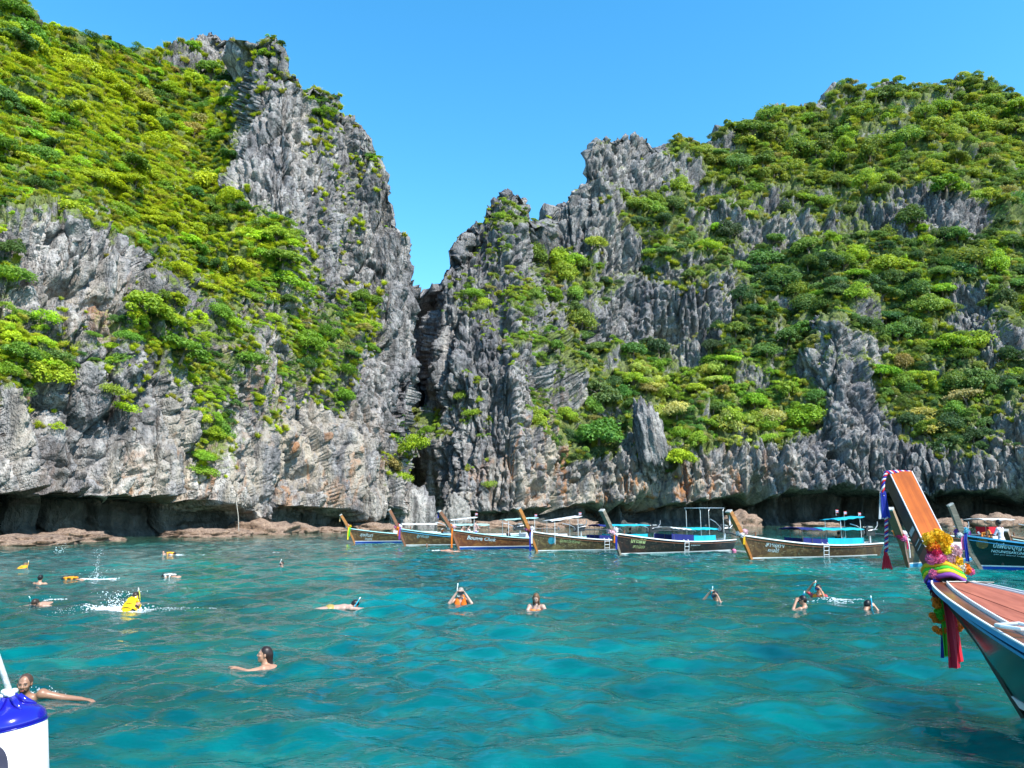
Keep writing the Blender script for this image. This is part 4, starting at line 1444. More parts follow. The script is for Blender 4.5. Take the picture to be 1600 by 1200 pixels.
def wall_cloth(parent, H, x0, x1, h, mat, name='side_curtain'):
    for s in (1, -1):
        V = []; n = 10
        for i in range(n):
            x = x0 + (x1 - x0) * i / (n - 1)
            t = (x + H.L) / H.L; p = H.pt(t, 1.0)
            y = p[1] - 0.07 + 0.012 * math.sin(i * 2.3)
            for (dy, dz) in ((0, 0.0), (0.0, h), (-0.02, h), (-0.02, 0.0)):
                V.append((x, s * (y + dy), p[2] - 0.02 + dz))
        Fc = []
        for i in range(n - 1):
            for k in range(4): Fc.append((4 * i + k, 4 * i + (k + 1) % 4, 4 * i + 4 + (k + 1) % 4, 4 * i + 4 + k))
        Fc += [(3, 2, 1, 0), tuple(4 * (n - 1) + k for k in range(4))]
        mesh_obj(name, V, Fc, mat, parent)

def longtail(label, bow, heading, L=8.6, B=1.65, zb=1.12, zm=0.62, zs=0.66, tip=(1.22, 2.28), hull=None, prow=None, rail=None, band=None, cloths=(), roof=None, raised=None, eng=True,
             ladder_x=None, text=None, fore=(0.76, 0.985), floor_to=0.74, engine_kw=None, rail_low=None, prow_w=(0.12, 0.155), frame=None, emblem=None):
    root = empty('longtail_boat', (bow[0], bow[1], 0), heading)
    tag(root, label, 'boat', 'longtail boats moored in the bay')
    H = Hull(L, B, zb, zm, zs, 0.50)
    hull_shell(H).build('hull', hull, root, smooth=False)
    for s in (1, -1):
        strip_along(H, 0.0, 0.995, 1.0, 0.06, 0.05, -0.012, s, zoff=0.012).build('gunwale', rail or WHITE, root)
        strip_along(H, 0.0, 0.99, 0.90, 0.03, 0.025, 0.004, s).build('rub_rail', rail_low or PROW_B, root)
        if band:
            band_z(H, -L * 0.97, 0.03, -0.08, 0.11, s).build('waterline_band', band, root)
            band_z(H, -L * 0.97, 0.07, 0.115, 0.16, s).build('waterline_stripe', WHITE, root)
        else:
            band_z(H, -L * 0.97, 0.04, 0.03, 0.085, s).build('waterline_stripe', WHITE, root)
    path = [(-0.12, -0.35), (0.0, 0.0), (0.27, 0.6), (0.50, zb), (0.50 + (tip[0] - 0.5) * 0.5, zb + (tip[1] - zb) * 0.52), tip]
    sweep_rect(path, [0.05, 0.06, 0.075, prow_w[0], (prow_w[0] + prow_w[1]) / 2, prow_w[1]], [0.12, 0.12, 0.16, 0.21, 0.20, 0.19]).build('prow', prow or PROW_O, root)
    sweep_rect([(tip[0] + 0.0, tip[1] - 0.004), (tip[0] + 0.035, tip[1] + 0.05)], [prow_w[1] + 0.006] * 2, [0.20, 0.20]).build('prow_cap', CAP_M, root)
    deck_sheet(H, 0.03, floor_to, 0.34, DECK_M, 'floor', root)
    deck_sheet(H, fore[0], fore[1], 0.07, DECK_M, 'foredeck', root)
    for f in (0.3, 0.45, 0.6):
        b = float(H.beam(f)) - 0.08; z = float(H.sheer(f)) - 0.10
        MB().box((-L + L * f, 0, z), (0.26, 2 * b, 0.035)).build('bench', DECK_M, root)
    for (x0, x1, h, m) in cloths: wall_cloth(root, H, x0, x1, h, m)
    if roof:
        for (x0, x1, w, z, sag, m, sk) in roof: canopy(root, x0, x1, w, z, sag, m, zbase=zm - 0.2, skew=sk)
    if raised:
        x0, x1, z, m, sk = raised
        canopy(root, x0, x1, 1.2, z, 0.05, m, posts=False, name='sunshade', skew=sk)
        for x in (x0 + 0.25, x1 - 0.25):
            for y in (-0.5, 0.5):
                MB().tube([(x, y, zm - 0.2), (x, y, z + sk * (x - x0) / (x1 - x0))], 0.015, 6).build('sunshade_post', WHITE, root)
    if frame:
        x0, x1, z = frame
        for y in (-0.55, 0.55):
            MB().tube([(x0, y, zm - 0.2), (x0, y, z - 0.15), (x0 - 0.12, y, z), (x1 + 0.12, y, z), (x1, y, z - 0.15), (x1, y, zm - 0.2)], 0.016, 7).build('frame_hoop', STEEL, root)
        for x in np.linspace(x0 - 0.15, x1 + 0.15, 3):
            MB().tube([(x, -0.55, z), (x, 0.55, z)], 0.013, 6).build('frame_bar', STEEL, root)
    if eng: engine(root, -L + 0.25, zs + 0.42, **(engine_kw or {}))
    if ladder_x is not None: ladder(root, H, ladder_x, float(H.sheer((ladder_x + L) / L)), -0.15)
    for tx in (text or ()): hull_text(H, tx[0], tx[1], tx[2], tx[3], tx[4], root, *tx[5:])
    if emblem:
        x, z, r, m = emblem
        n = 20
        V = [H.side(x, z, 0.008)] + [H.side(x + r * math.cos(k * 6.2832 / n), z + r * math.sin(k * 6.2832 / n), 0.008) for k in range(n)]
        mesh_obj('emblem', V, [(0, 1 + (k + 1) % n, 1 + k) for k in range(n)], m, root)
    # splash board and mooring bitt
    MB().tube([(-0.35, 0, zb - 0.1), (-0.35, 0, zb + 0.16)], 0.04, 8).build('bitt', PROW_B, root)
    return root, H

def flower_ball(r, seed, n=90):
    """a pom-pom of petals"""
    rng = np.random.default_rng(seed)
    mb = MB(); mb.ball((0, 0, 0), r * 0.78, 8, 6)
    d = rng.normal(size=(n, 3)); d /= np.linalg.norm(d, axis=1, keepdims=True)
    for q in d:
        a = np.cross(q, rng.normal(size=3)); a /= np.linalg.norm(a)
        b = np.cross(q, a)
        c = q * r * 0.72; e = q * r * (1.0 + 0.15 * rng.random()); w = r * 0.22
        m = q * r * 0.95
        mb.add([c, m + a * w, e + b * w * 0.5, m - a * w], [(0, 1, 2, 3)])
    return mb

def ribbon(pts, w, axis, folds=0.3, n=14, thick=0.006, seed=0):
    """a hanging cloth strip; axis: width direction"""
    rng = random.Random(seed)
    axis = Vector(axis).normalized()
    mb = MB(); V = []
    P = [Vector(p) for p in pts]
    def curve(f):
        k = f * (len(P) - 1); i = min(int(k), len(P) - 2)
        return P[i].lerp(P[i + 1], k - i)
    ph = rng.random() * 6
    rows = []
    for i in range(n):
        f = i / (n - 1)
        c = curve(f)
        out = axis.cross(Vector((0, 0, 1))).normalized()
        row = []
        for j in range(5):
            g = (j / 4 - 0.5)
            bend = out * (w * folds * math.sin(j * 2.1 + ph + f * 2.0) * (0.3 + 0.7 * f))
            row.append(c + axis * (g * w * (0.85 + 0.3 * f)) + bend)
        rows.append((row, out))
    for sgn in (1, -1):
        for row, out in rows:
            for p in row: V.append(p + out * (sgn * thick / 2))
    F1 = grid_faces(n, 5); Fc = [tuple(q) for q in F1] + [tuple(q[::-1] + n * 5) for q in F1]
    rim = [i * 5 for i in range(n)] + [(n - 1) * 5 + j for j in range(1, 5)] + [i * 5 + 4 for i in range(n - 2, -1, -1)] + [3, 2, 1]
    for a, b in zip(rim, rim[1:] + rim[:1]): Fc.append((b, a, a + n * 5, b + n * 5))
    return mb.add(V, Fc)

FLOWER = {k: cloth('petal_' + k, c, 0.8) for k, c in dict(pink=(0.75, 0.16, 0.34), rose=(0.62, 0.015, 0.09), crimson=(0.40, 0.010, 0.035), yellow=(0.80, 0.46, 0.01), lemon=(0.78, 0.66, 0.02), orange=(0.80, 0.22, 0.01), white=(0.78, 0.74, 0.74), blue=(0.01, 0.03, 0.35), green=(0.07, 0.55, 0.03),
                                                      red=(0.62, 0.01, 0.03), violet=(0.25, 0.06, 0.35), pale=(0.72, 0.45, 0.50), maroon=(0.14, 0.015, 0.02), sky=(0.1, 0.45, 0.6), tan=(0.55, 0.42, 0.2)).items()}

def far_garland(label, boat, zb, balls, strips, tipstrip=None, seed=0):
    """wreaths and scarves knotted round the foot of a prow"""
    rng = random.Random(seed)
    g = empty('prow_garland', boat.location, boat.rotation_euler.z)
    tag(g, label, 'garland', 'garlands tied round the prows')
    for k, (colr, r) in enumerate(balls):
        a = k * 2.4
        x = 0.48 + 0.16 * math.cos(a) + 0.05 * rng.random(); y = 0.17 * math.sin(a); z = zb + 0.12 + 0.06 * (k % 3) - 0.09 * (k // 3)
        o = flower_ball(r, seed + k, 50).build('flower', FLOWER[colr], g); o.location = (x, y, z)
    for k, (colr, ln) in enumerate(strips):
        y = 0.17 + 0.03 * (k % 2); x = 0.55 - 0.09 * k
        ribbon([(x - 0.05, y, zb + 0.12), (x + 0.02, y + 0.06, zb - 0.2), (x + 0.02, y + 0.06, zb - ln)], 0.11, (1, 0, 0), 0.25, 8, seed=seed + k).build('ribbon', FLOWER[colr], g)
    if tipstrip:
        for (colr, ln, tx, tz) in tipstrip:
            ribbon([(tx, 0.0, tz), (tx + 0.02, 0.02, tz - ln)], 0.07, (1, 0, 0), 0.2, 6, seed=seed).build('ribbon', FLOWER[colr], g)
    return g

H_BROWN = hull_mat('brown_hull', (0.10, 0.048, 0.018), (0.20, 0.12, 0.045), (0.34, 0.28, 0.17), 0.4, 0.8)
H_GOLD = hull_mat('gold_hull', (0.085, 0.05, 0.02), (0.22, 0.16, 0.06), (0.42, 0.40, 0.25), 0.4, 0.75)
H_RED = hull_mat('red_hull', (0.17, 0.052, 0.022), (0.30, 0.12, 0.03), (0.42, 0.28, 0.10), 0.35, 0.75)
H_DARK = hull_mat('dark_hull', (0.022, 0.013, 0.010), (0.07, 0.028, 0.016), (0.24, 0.18, 0.12), 0.3, 0.75)
H_BLACK = hull_mat('black_hull', (0.008, 0.009, 0.009), (0.012, 0.012, 0.012), (0.02, 0.018, 0.016), 0.2, 0.4)
TEXT_W = paint('letter_white', (0.50, 0.60, 0.62), 0.5, 0.45, 14)
TEXT_C = paint('letter_aqua', (0.22, 0.42, 0.46), 0.5, 0.45, 14)
TEXT_G = paint('letter_yellow_green', (0.36, 0.42, 0.18), 0.5, 0.5, 14)
TEXT_P = paint('letter_pink', (0.72, 0.45, 0.42), 0.5, 0.1)
EMBLEM = hull_mat('blue_emblem', (0.02, 0.24, 0.34), (0.05, 0.35, 0.45), (0.4, 0.6, 0.6), 0.4, 0.5)
FLORAL = hull_mat('floral_emblem', (0.16, 0.08, 0.02), (0.05, 0.16, 0.06), (0.5, 0.3, 0.05), 0.4, 0.9)

def head(dx, dy): return math.atan2(dy, dx)
def wpt(px, py): p = on_water(px, py); return (float(p[0]), float(p[1]))

b1, h1 = longtail('leftmost longtail boat with thin orange prow and dark blue waterline band', wpt(554, 848.5), head(-0.93, -0.37), L=8.2, zb=1.12, tip=(1.15, 2.15), hull=H_BROWN, prow=PROW_O, rail=PALE_P, band=BLUE_P, ladder_x=-4.4,
                  text=[('สุขสันต์', -0.35, 0.55, 0.42, TEXT_W, 0.15, -0.10), ('สมุทร', -0.75, 0.26, 0.3, TEXT_W, 0.15, -0.08)], roof=None, cloths=[(-6.5, -3.2, 0.25, WHITE_CLOTH)], eng=True)
b2, h2 = longtail('brown longtail boat with a white sunshade and people seated amidships', wpt(633, 853), head(-0.93, -0.36), L=9.0, zb=1.2, tip=(1.2, 2.5), hull=H_BROWN, prow=PROW_B, rail=PALE_P, rail_low=SKY_P, ladder_x=-5.0,
                  text=[('ลูกทะเล', -0.75, 0.62, 0.36, TEXT_C, 0.15, -0.10)], roof=[(-1.6, 1.4 - 2.9, 0.0, 0, 0, WHITE_CLOTH, 0)][:0], raised=(-5.2, -3.2, 1.98, WHITE_CLOTH, -0.22))
b3, h3 = longtail('red-brown longtail boat with a wide dark prow and bright blue bottom band', wpt(717, 858), head(-0.91, -0.41), L=9.2, B=1.8, zb=1.2, tip=(1.35, 2.35), hull=H_RED, prow=PROW_B, rail=PALE_P, band=BLUE_P, prow_w=(0.13, 0.20),
                  text=[('Bounga Chok', -0.45, 0.62, 0.42, TEXT_W, 0.2, -0.085, 'lettering', 0.012)], raised=(-5.4, -3.0, 1.95, PALE_CLOTH, -0.14), cloths=[(-7.5, -4.6, 0.3, WHITE_CLOTH)])
b4, h4 = longtail('gold patterned longtail boat with a straight orange prow and round blue emblem', wpt(839, 862), head(-0.90, -0.43), L=8.8, B=1.7, zb=1.18, tip=(1.2, 2.5), hull=H_GOLD, prow=PROW_O, rail=WHITE, ladder_x=-4.35,
                  text=[('โชคทวีทรัพย์', -1.35, 0.55, 0.32, TEXT_G, 0.1, -0.08)], cloths=[(-5.0, -3.9, 0.28, NAVY), (-7.6, -5.0, 0.36, CYAN)], roof=[(-7.7, -4.9, 1.5, 1.48, 0.08, CYAN, 0.0), (-4.9, -4.0, 1.5, 1.42, 0.10, NAVY, 0.06)],
                  raised=(-2.8, -0.7, 2.05, WHITE_CLOTH, -0.28), emblem=(-0.85, 0.66, 0.23, EMBLEM))
b5, h5 = longtail('dark brown longtail boat with a grey prow, navy and cyan canvas and bare white hoops', wpt(969, 867), head(-0.83, -0.56), L=8.9, B=1.7, zb=1.15, tip=(1.22, 2.35), hull=H_DARK, prow=PROW_G, rail=WHITE, ladder_x=-4.3,
                  text=[('เกาะพีพี', -0.55, 0.66, 0.40, TEXT_G, 0.05, -0.08, 'lettering', 0.014), ('สาวน้อย', -0.75, 0.36, 0.30, TEXT_G, 0.05, -0.06), ('Andaman boat', -4.75, 0.40, 0.16, TEXT_W, 0.2, -0.0)],
                  cloths=[(-5.0, -3.3, 0.40, NAVY), (-7.0, -5.0, 0.36, CYAN)], roof=[(-7.2, -4.9, 1.5, 1.30, 0.10, CYAN, 0.0), (-4.9, -3.4, 1.5, 1.30, 0.08, WHITE_CLOTH, 0.1)], frame=(-7.9, -5.9, 2.55), engine_kw=dict(tilt=-0.22, tail=3.4))
b6, h6 = longtail('brown longtail boat with orange prow, blue awning and a raised cyan sunshade', wpt(1174, 874), head(-0.915, -0.40), L=8.4, B=1.65, zb=1.14, tip=(1.2, 2.28), hull=H_BROWN, prow=PROW_O, rail=WHITE, ladder_x=-4.05,
                  text=[('สายอุทัย', -0.68, 0.62, 0.38, TEXT_W, 0.1, -0.10), ('ทะเลใต้', -0.85, 0.36, 0.28, TEXT_W, 0.1, -0.08)],
                  cloths=[(-4.3, -2.8, 0.30, NAVY), (-7.0, -4.3, 0.36, CYAN)], roof=[(-6.9, -4.0, 1.55, 1.38, 0.10, CYAN, 0.0), (-4.0, -2.6, 1.55, 1.38, 0.10, NAVY, 0.04)], raised=(-7.2, -5.3, 2.02, CYAN, -0.16), engine_kw=dict(tilt=-0.06, tail=3.6))
b7, h7 = longtail('weathered longtail boat half hidden behind the big foreground prow', wpt(1419, 886), head(-0.72, -0.69), L=8.4, B=1.6, zb=1.15, tip=(1.55, 2.32), hull=H_GOLD, prow=PROW_B, rail=PALE_P, band=SKY_P, prow_w=(0.13, 0.16), cloths=[(-6.8, -3.4, 0.3, WHITE_CLOTH)])
b8, h8 = longtail('black longtail boat with a large white numeral 2 and a blue gunwale', (float(at(1533, 890, 29.0)[0]), 29.0), head(-0.93, 0.36), L=9.0, B=1.8, zb=1.30, zm=0.72, tip=(0.80, 2.50), hull=H_BLACK, prow=PROW_G, rail=SKY_P, rail_low=SKY_P, band=BLUE_P, prow_w=(0.20, 0.23),
                  fore=(0.93, 0.985), floor_to=0.92,
                  text=[('ปีเพื่องบุญาร่า', -0.42, 0.86, 0.30, TEXT_W, 0.25, -0.10, 'lettering', 0.008, 1.2), ('NOUNGSAKUN', -0.36, 0.68, 0.17, TEXT_W, 0.25, -0.085, 'lettering', 0.005, 1.05), ('phi phi island krabi', -0.45, 0.58, 0.09, TEXT_W, 0.2, -0.085, 'lettering', 0.001, 1.0), ('2', -1.66, 0.52, 0.36, TEXT_W, 0.35, 0.0, 'lettering', 0.012)], emblem=(-0.10, 1.0, 0.20, FLORAL))
# boats seen only in part behind these
b9, h9 = longtail('plain wooden boat behind the man in the white shirt at the right edge', (float(at(1560, 860, 37.0)[0]) + 1.1, 37.5), head(-0.80, -0.60), L=8.6, B=1.7, zb=1.05, tip=(0.75, 1.32), hull=H_RED, prow=PROW_B, rail=DECK_M, rail_low=PALE_P, band=None, prow_w=(0.12, 0.14))
b10, h10 = longtail('small white-roofed boat carrying a red seat, moored behind the black boat', (float(at(1480, 850, 44.0)[0]), 44.0), head(-0.96, -0.28), L=7.5, B=1.7, zb=0.95, tip=(0.6, 1.2), hull=H_BROWN, prow=PROW_B, rail=WHITE, roof=[(-4.6, -2.2, 1.6, 1.85, 0.08, WHITE_CLOTH, 0.0)], cloths=[(-4.4, -2.8, 0.3, WHITE_CLOTH)])
mbx = MB(); mbx.box((-3.3, 0.1, 1.05), (1.1, 0.9, 0.75)); mbx.build('seat_back', FLOWER['red'], b10)
# white-awning boats whose roofs show above the nearer hulls
b11, h11 = longtail('boat with a long white awning behind the second longtail prow', wpt(628, 842), head(-0.97, -0.25), L=7.0, B=1.6, zb=0.75, zm=0.55, tip=(0.5, 1.0), hull=H_BROWN, prow=PROW_B, roof=[(-3.2, 0.1, 1.5, 1.30, 0.12, WHITE_CLOTH, 0.0)], eng=False)
b12, h12 = longtail('boat with a long pale green awning behind the wide dark prow', wpt(700, 846), head(-0.97, -0.25), L=7.0, B=1.6, zb=0.75, zm=0.55, tip=(0.5, 1.0), hull=H_BROWN, prow=PROW_B, roof=[(-3.4, 0.1, 1.5, 1.32, 0.12, PALE_CLOTH, 0.0)], eng=False)

far_garland('yellow and white scarf on the leftmost thin orange prow', b1, 1.12, [('white', 0.13), ('yellow', 0.12), ('pale', 0.12)], [('lemon', 0.85), ('green', 0.6)], [('tan', 0.45, 1.2, 2.1)], 1)
far_garland('pink and orange garland on the prow of the boat carrying people', b2, 1.2, [('pink', 0.15), ('white', 0.14), ('rose', 0.14), ('orange', 0.14), ('pale', 0.13)], [('orange', 0.5), ('violet', 0.75)], None, 2)
far_garland('white and orange garland with a long orange ribbon on the wide dark prow', b3, 1.2, [('white', 0.15), ('pale', 0.14), ('orange', 0.15)], [('orange', 1.1)], [('blue', 0.35, 1.42, 2.3)], 3)
far_garland('pink garland with a long blue ribbon on the straight orange prow', b4, 1.18, [('pink', 0.15), ('white', 0.15), ('rose', 0.15), ('maroon', 0.13)], [('blue', 1.12), ('white', 0.7)], None, 4)
far_garland('large pale pink garland on the grey prow', b5, 1.15, [('pale', 0.19), ('white', 0.18), ('orange', 0.17), ('pale', 0.17), ('pink', 0.17), ('pale', 0.16), ('white', 0.15)], [('orange', 0.5), ('blue', 0.85)], None, 5)
far_garland('white, pink and marigold garland on the prow beside the ladder boat with cyan sunshade', b6, 1.14, [('white', 0.15), ('pale', 0.15), ('yellow', 0.14), ('white', 0.14), ('orange', 0.13)], [('yellow', 0.42)], [('white', 0.62, 1.18, 2.24)], 6)
far_garland('red and white garland on the weathered prow behind the foreground prow', b7, 1.15, [('rose', 0.17), ('white', 0.17), ('orange', 0.16), ('pink', 0.15), ('pale', 0.15)], [('rose', 0.4), ('white', 0.75)], None, 7)
far_garland('violet, blue and pink garland on the prow of the black boat', b8, 1.3, [('violet', 0.15), ('sky', 0.15), ('rose', 0.15), ('white', 0.14), ('violet', 0.14)], [('pink', 0.55), ('blue', 1.0)], [('white', 0.35, 0.70, 2.42)], 8)

# little striped flags on the sunshades
def flag(label, boat, x, y, z):
    f = empty('flag', boat.matrix_basis @ Vector((x, y, z)), boat.rotation_euler.z)
    tag(f, label, 'flag', 'small flags on the sunshades')
    MB().tube([(0, 0, 0), (0, 0, 0.32)], 0.008, 6).build('staff', STEEL, f)
    for k, c in enumerate(('red', 'white', 'blue', 'white', 'red')):
        MB().box((-0.09, 0.01 * math.sin(k), 0.30 - 0.034 * k), (0.17, 0.012, 0.032)).build('stripe', FLOWER[c], f)
flag('leftmost small flag on the raised cyan sunshade', b6, -5.5, 0.3, 2.08)
flag('middle small flag on the raised cyan sunshade', b6, -6.3, 0.1, 2.0)
flag('rightmost small flag on the raised cyan sunshade', b6, -7.1, 0.3, 1.94)
flag('small flag on the white sunshade above the seated people', b2, -5.1, 0.3, 1.98)
flag('small flag on the pale green sunshade of the red-brown boat', b3, -5.3, 0.2, 1.88)
flag('small flag on the sloping white sunshade of the gold boat', b4, -2.8, 0.2, 1.98)
# ------------------------------------------------------------------ the near longtail at the right edge
NB_POS = (5.28, 7.8)
NB_RZ = math.atan2(1.0, 0.08)
HN = Hull(9.0, 2.2, 1.25, 0.75, 0.8, 1.25, keel=0.5, fine=0.05, pw=0.55)
near = empty('longtail_boat', (NB_POS[0], NB_POS[1], 0), NB_RZ)
tag(near, 'large longtail boat in front at the right, black hull and tall orange-brown prow board', 'boat')
NEAR_HULL = paint('near_black_hull', (0.006, 0.009, 0.008), 0.22, 0.4, 2, Specular_IOR_Level=0.25)
NEAR_PLANK = wood('red_deck_plank', (0.26, 0.070, 0.040), (0.45, 0.140, 0.085), 0.6, (1.0, 10, 10), 1.4, 0.0, 0.15, 0.2)
NEAR_RAIL = wood('brown_rail', (0.12, 0.035, 0.016), (0.23, 0.075, 0.035), 0.3, (1.0, 10, 10), 1.4, 0.3)
NEAR_FACE = wood('orange_prow_face', (0.24, 0.046, 0.006), (0.50, 0.115, 0.012), 0.6, (0.5, 9, 0.5), 1.3, 0.0, 0.15, 0.15)
NEAR_SIDE = paint('prow_side_paint', (0.02, 0.018, 0.014), 0.4, 0.4, 3)
MAROON = paint('maroon_paint', (0.12, 0.012, 0.014), 0.3, 0.25, 4, Coat_Weight=0.3)
BLUE_EDGE = paint('rail_blue_edge', (0.03, 0.22, 0.45), 0.3, 0.1, 4)
SILVER = paint('silver_pattern', (0.40, 0.39, 0.40), 0.4, 0.3, 20)
hull_shell(HN, 70, 16, 0.0).build('hull', NEAR_HULL, near, smooth=True)
for s in (1, -1):
    band_z(HN, -7.5, 0.16, 0.10, 0.19, s, 60).build('waterline_stripe', WHITE, near)
    strip_along(HN, 0.1, 0.992, 1.0, 0.05, 0.15, -0.09, s, 80, 0.0).build('rail', NEAR_RAIL, near)
    strip_along(HN, 0.1, 0.994, 1.0, 0.055, 0.018, 0.062, s, 80, 0.0).build('rail_edge', BLUE_EDGE, near)
    strip_along(HN, 0.1, 0.994, 1.0, 0.014, 0.022, 0.063, s, 80, 0.034).build('rail_bead', WHITE, near)
    strip_along(HN, 0.1, 0.985, 1.0, 0.05, 0.018, -0.115, s, 80, 0.035).build('deck_edge', WHITE, near)
    strip_along(HN, 0.1, 0.985, 0.9, 0.03, 0.02, 0.006, s, 80).build('rub_rail', BLUE_EDGE, near)
# foredeck planks, each its own board
ys = [-0.95, -0.62, -0.33, -0.04, 0.22, 0.50, 0.95]
rngp = random.Random(3)
for i in range(len(ys) - 1):
    V = []; rows = 0
    for t in np.linspace(0.42, 0.985, 60):
        p = HN.pt(t, 1.0); lim = max(float(p[1]) - 0.125, 0.0)
        a, b = max(ys[i] + 0.004, -lim), min(ys[i + 1] - 0.004, lim)
        if b - a < 0.01: continue
        z = float(p[2]) + 0.045 + 0.003 * math.sin(i * 2.0 + t * 9)
        V += [(p[0], a, z), (p[0], b, z), (p[0], b, z - 0.035), (p[0], a, z - 0.035)]; rows += 1
    Fc = []
    for r in range(rows - 1):
        for k in range(4): Fc.append((4 * r + k, 4 * r + (k + 1) % 4, 4 * r + 4 + (k + 1) % 4, 4 * r + 4 + k))
    Fc += [(3, 2, 1, 0), tuple(4 * (rows - 1) + k for k in range(4))]
    mesh_obj('deck_plank', V, Fc, NEAR_PLANK, near)
deck_sheet(HN, 0.05, 0.44, 0.35, NEAR_PLANK, 'floor', near)
# prow
PATH = [(-0.30, -0.5), (0.0, 0.0), (0.62, 0.62), (1.25, 1.25), (1.60, 1.68), (1.93, 2.09), (2.33, 2.60)]
HWD = [0.02, 0.025, 0.05, 0.140, 0.152, 0.154, 0.158]
THK = [0.06, 0.06, 0.08, 0.22, 0.24, 0.23, 0.21]
sweep_rect(PATH, HWD, THK).build('prow', NEAR_SIDE, near)
def offset_path(path, d):
    out = []
    for i, (x, z) in enumerate(path):
        a = path[max(i - 1, 0)]; b = path[min(i + 1, len(path) - 1)]
        dd = Vector((b[0] - a[0], b[1] - a[1])).normalized()
        out.append((x - dd.y * d[i], z + dd.x * d[i]))
    return out
fp = offset_path(PATH[3:], [t / 2 + 0.008 for t in THK[3:]])
sweep_rect(fp, [w - 0.008 for w in HWD[3:]], [0.016] * 4).build('face_board', NEAR_FACE, near)
for s in (1, -1):
    mb = MB()
    mb.tube([(x, s * (w - 0.004), z) for (x, z), w in zip(offset_path(PATH[3:], [t / 2 + 0.014 for t in THK[3:]]), HWD[3:])], 0.010, 6)
    mb.build('edge_bead', FLOWER['white'], near)
    # maroon and silver painted panels on the sides of the prow
    def panel(f0, f1, name, mat, w=0.7):
        V = []
        pa, pb = PATH[3], PATH[6]
        for f in (f0, f1):
            x = pa[0] + (pb[0] - pa[0]) * f; z = pa[1] + (pb[1] - pa[1]) * f
            hw = HWD[3] + (HWD[6] - HWD[3]) * f
            d = Vector((pb[0] - pa[0], pb[1] - pa[1])).normalized(); n2 = Vector((-d.y, d.x))
            for q in (-0.11 * w, 0.11 * w):
                V.append((x + n2.x * q, s * (hw + 0.006), z + n2.y * q)); V.append((x + n2.x * q, s * (hw - 0.012), z + n2.y * q))
        mesh_obj(name, V, [(0, 2, 6, 4), (1, 5, 7, 3), (0, 4, 5, 1), (2, 3, 7, 6), (0, 1, 3, 2), (4, 6, 7, 5)], mat, near)
    panel(-0.02, 0.26, 'painted_panel', MAROON, 1.0)
    panel(0.30, 0.35, 'painted_panel', SILVER)
    panel(0.37, 0.41, 'painted_panel', MAROON)
    panel(0.43, 0.47, 'painted_panel', SILVER)
# deck fittings
def near_at(px, py, z):
    """world point on the horizontal plane z at a photo pixel, in the boat's own axes"""
    p = on_water(px, py, z)
    return near.matrix_basis.inverted() @ Vector(p)
near.matrix_basis  # placed above
q0 = near_at(1592, 985, 1.06)
mb = MB()
mb.tube([q0 + Vector((0.16, 0.10, 0.02)), q0 + Vector((0.02, 0.13, 0.03)), q0 + Vector((-0.14, 0.06, 0.03)), q0 + Vector((-0.16, -0.10, 0.03))], 0.018, 8)
mb.tube([q0 + Vector((0.16, 0.10, 0.02)), q0 + Vector((0.05, -0.04, 0.05)), q0 + Vector((-0.16, -0.10, 0.03))], 0.018, 8)
mb.build('mooring_cleat', WHITE, near)
q1 = near_at(1512, 912, 1.26)
mb = MB()
mb.tube([q1 + Vector((0, 0.22, 0.02)), q1 + Vector((0.02, -0.1, 0.02)), q1 + Vector((0, -0.3, 0.015))], 0.010, 6)
mb.tube([q1 + Vector((0.05, -0.05, 0.02)), q1 + Vector((-0.05, 0.03, 0.03))], 0.012, 6)
mb.build('deck_hook', ENGINE_M, near)

# offerings round the near prow: wreaths, scarves, ribbons
g = empty('prow_garland', (*NB_POS, 0), NB_RZ)
tag(g, 'big marigold and pink flower garland with red, green and navy ribbons on the near prow', 'garland')
gi = near.matrix_basis.inverted()
def put_ball(px, py, rp, colr, D=9.12, seed=0, name='flower', n=150):
    r = rp * D / F_PX
    o = flower_ball(r, seed, n).build(name, FLOWER[colr], g)
    o.location = gi @ Vector(at(px, py, D))
    return o
BALLS = [(1452, 843, 11, 'yellow'), (1465, 838, 11, 'yellow'), (1477, 844, 10, 'yellow'), (1457, 853, 10, 'orange'), (1469, 851, 11, 'yellow'),
         (1460, 861, 10, 'rose'), (1456, 873, 9, 'pink'), (1468, 873, 10, 'pink'), (1478, 858, 10, 'lemon'), (1490, 862, 11, 'pale'), (1483, 873, 9, 'pale'),
         (1493, 875, 10, 'yellow'), (1476, 883, 9, 'lemon'), (1488, 886, 10, 'yellow'), (1498, 884, 8, 'lemon'),
         (1470, 890, 9, 'orange'), (1480, 888, 9, 'orange'), (1490, 887, 9, 'white'), (1499, 887, 9, 'white'), (1509, 889, 8, 'orange'), (1460, 897, 8, 'pink'), (1466, 901, 8, 'rose'), (1516, 893, 6, 'pink'),
         (1459, 914, 9, 'blue'), (1466, 917, 8, 'blue'), (1462, 926, 8, 'maroon'),
         (1462, 938, 6, 'orange'), (1464, 946, 6, 'orange'), (1466, 956, 6, 'green'), (1467, 965, 6, 'green'),
         (1457, 962, 5, 'orange'), (1461, 968, 5, 'orange'), (1468, 969, 5, 'orange'), (1474, 965, 5, 'orange'), (1462, 983, 5, 'orange'), (1468, 987, 5, 'orange'), (1475, 985, 5, 'orange'),
         (1494, 963, 4, 'green'), (1496, 972, 4, 'orange'), (1491, 981, 5, 'orange'), (1498, 982, 5, 'orange'), (1503, 979, 4, 'orange')]
for k, (px, py, rp, colr) in enumerate(BALLS):
    put_ball(px, py, rp, colr, 9.02 if py < 912 else 9.0, 300 + k)
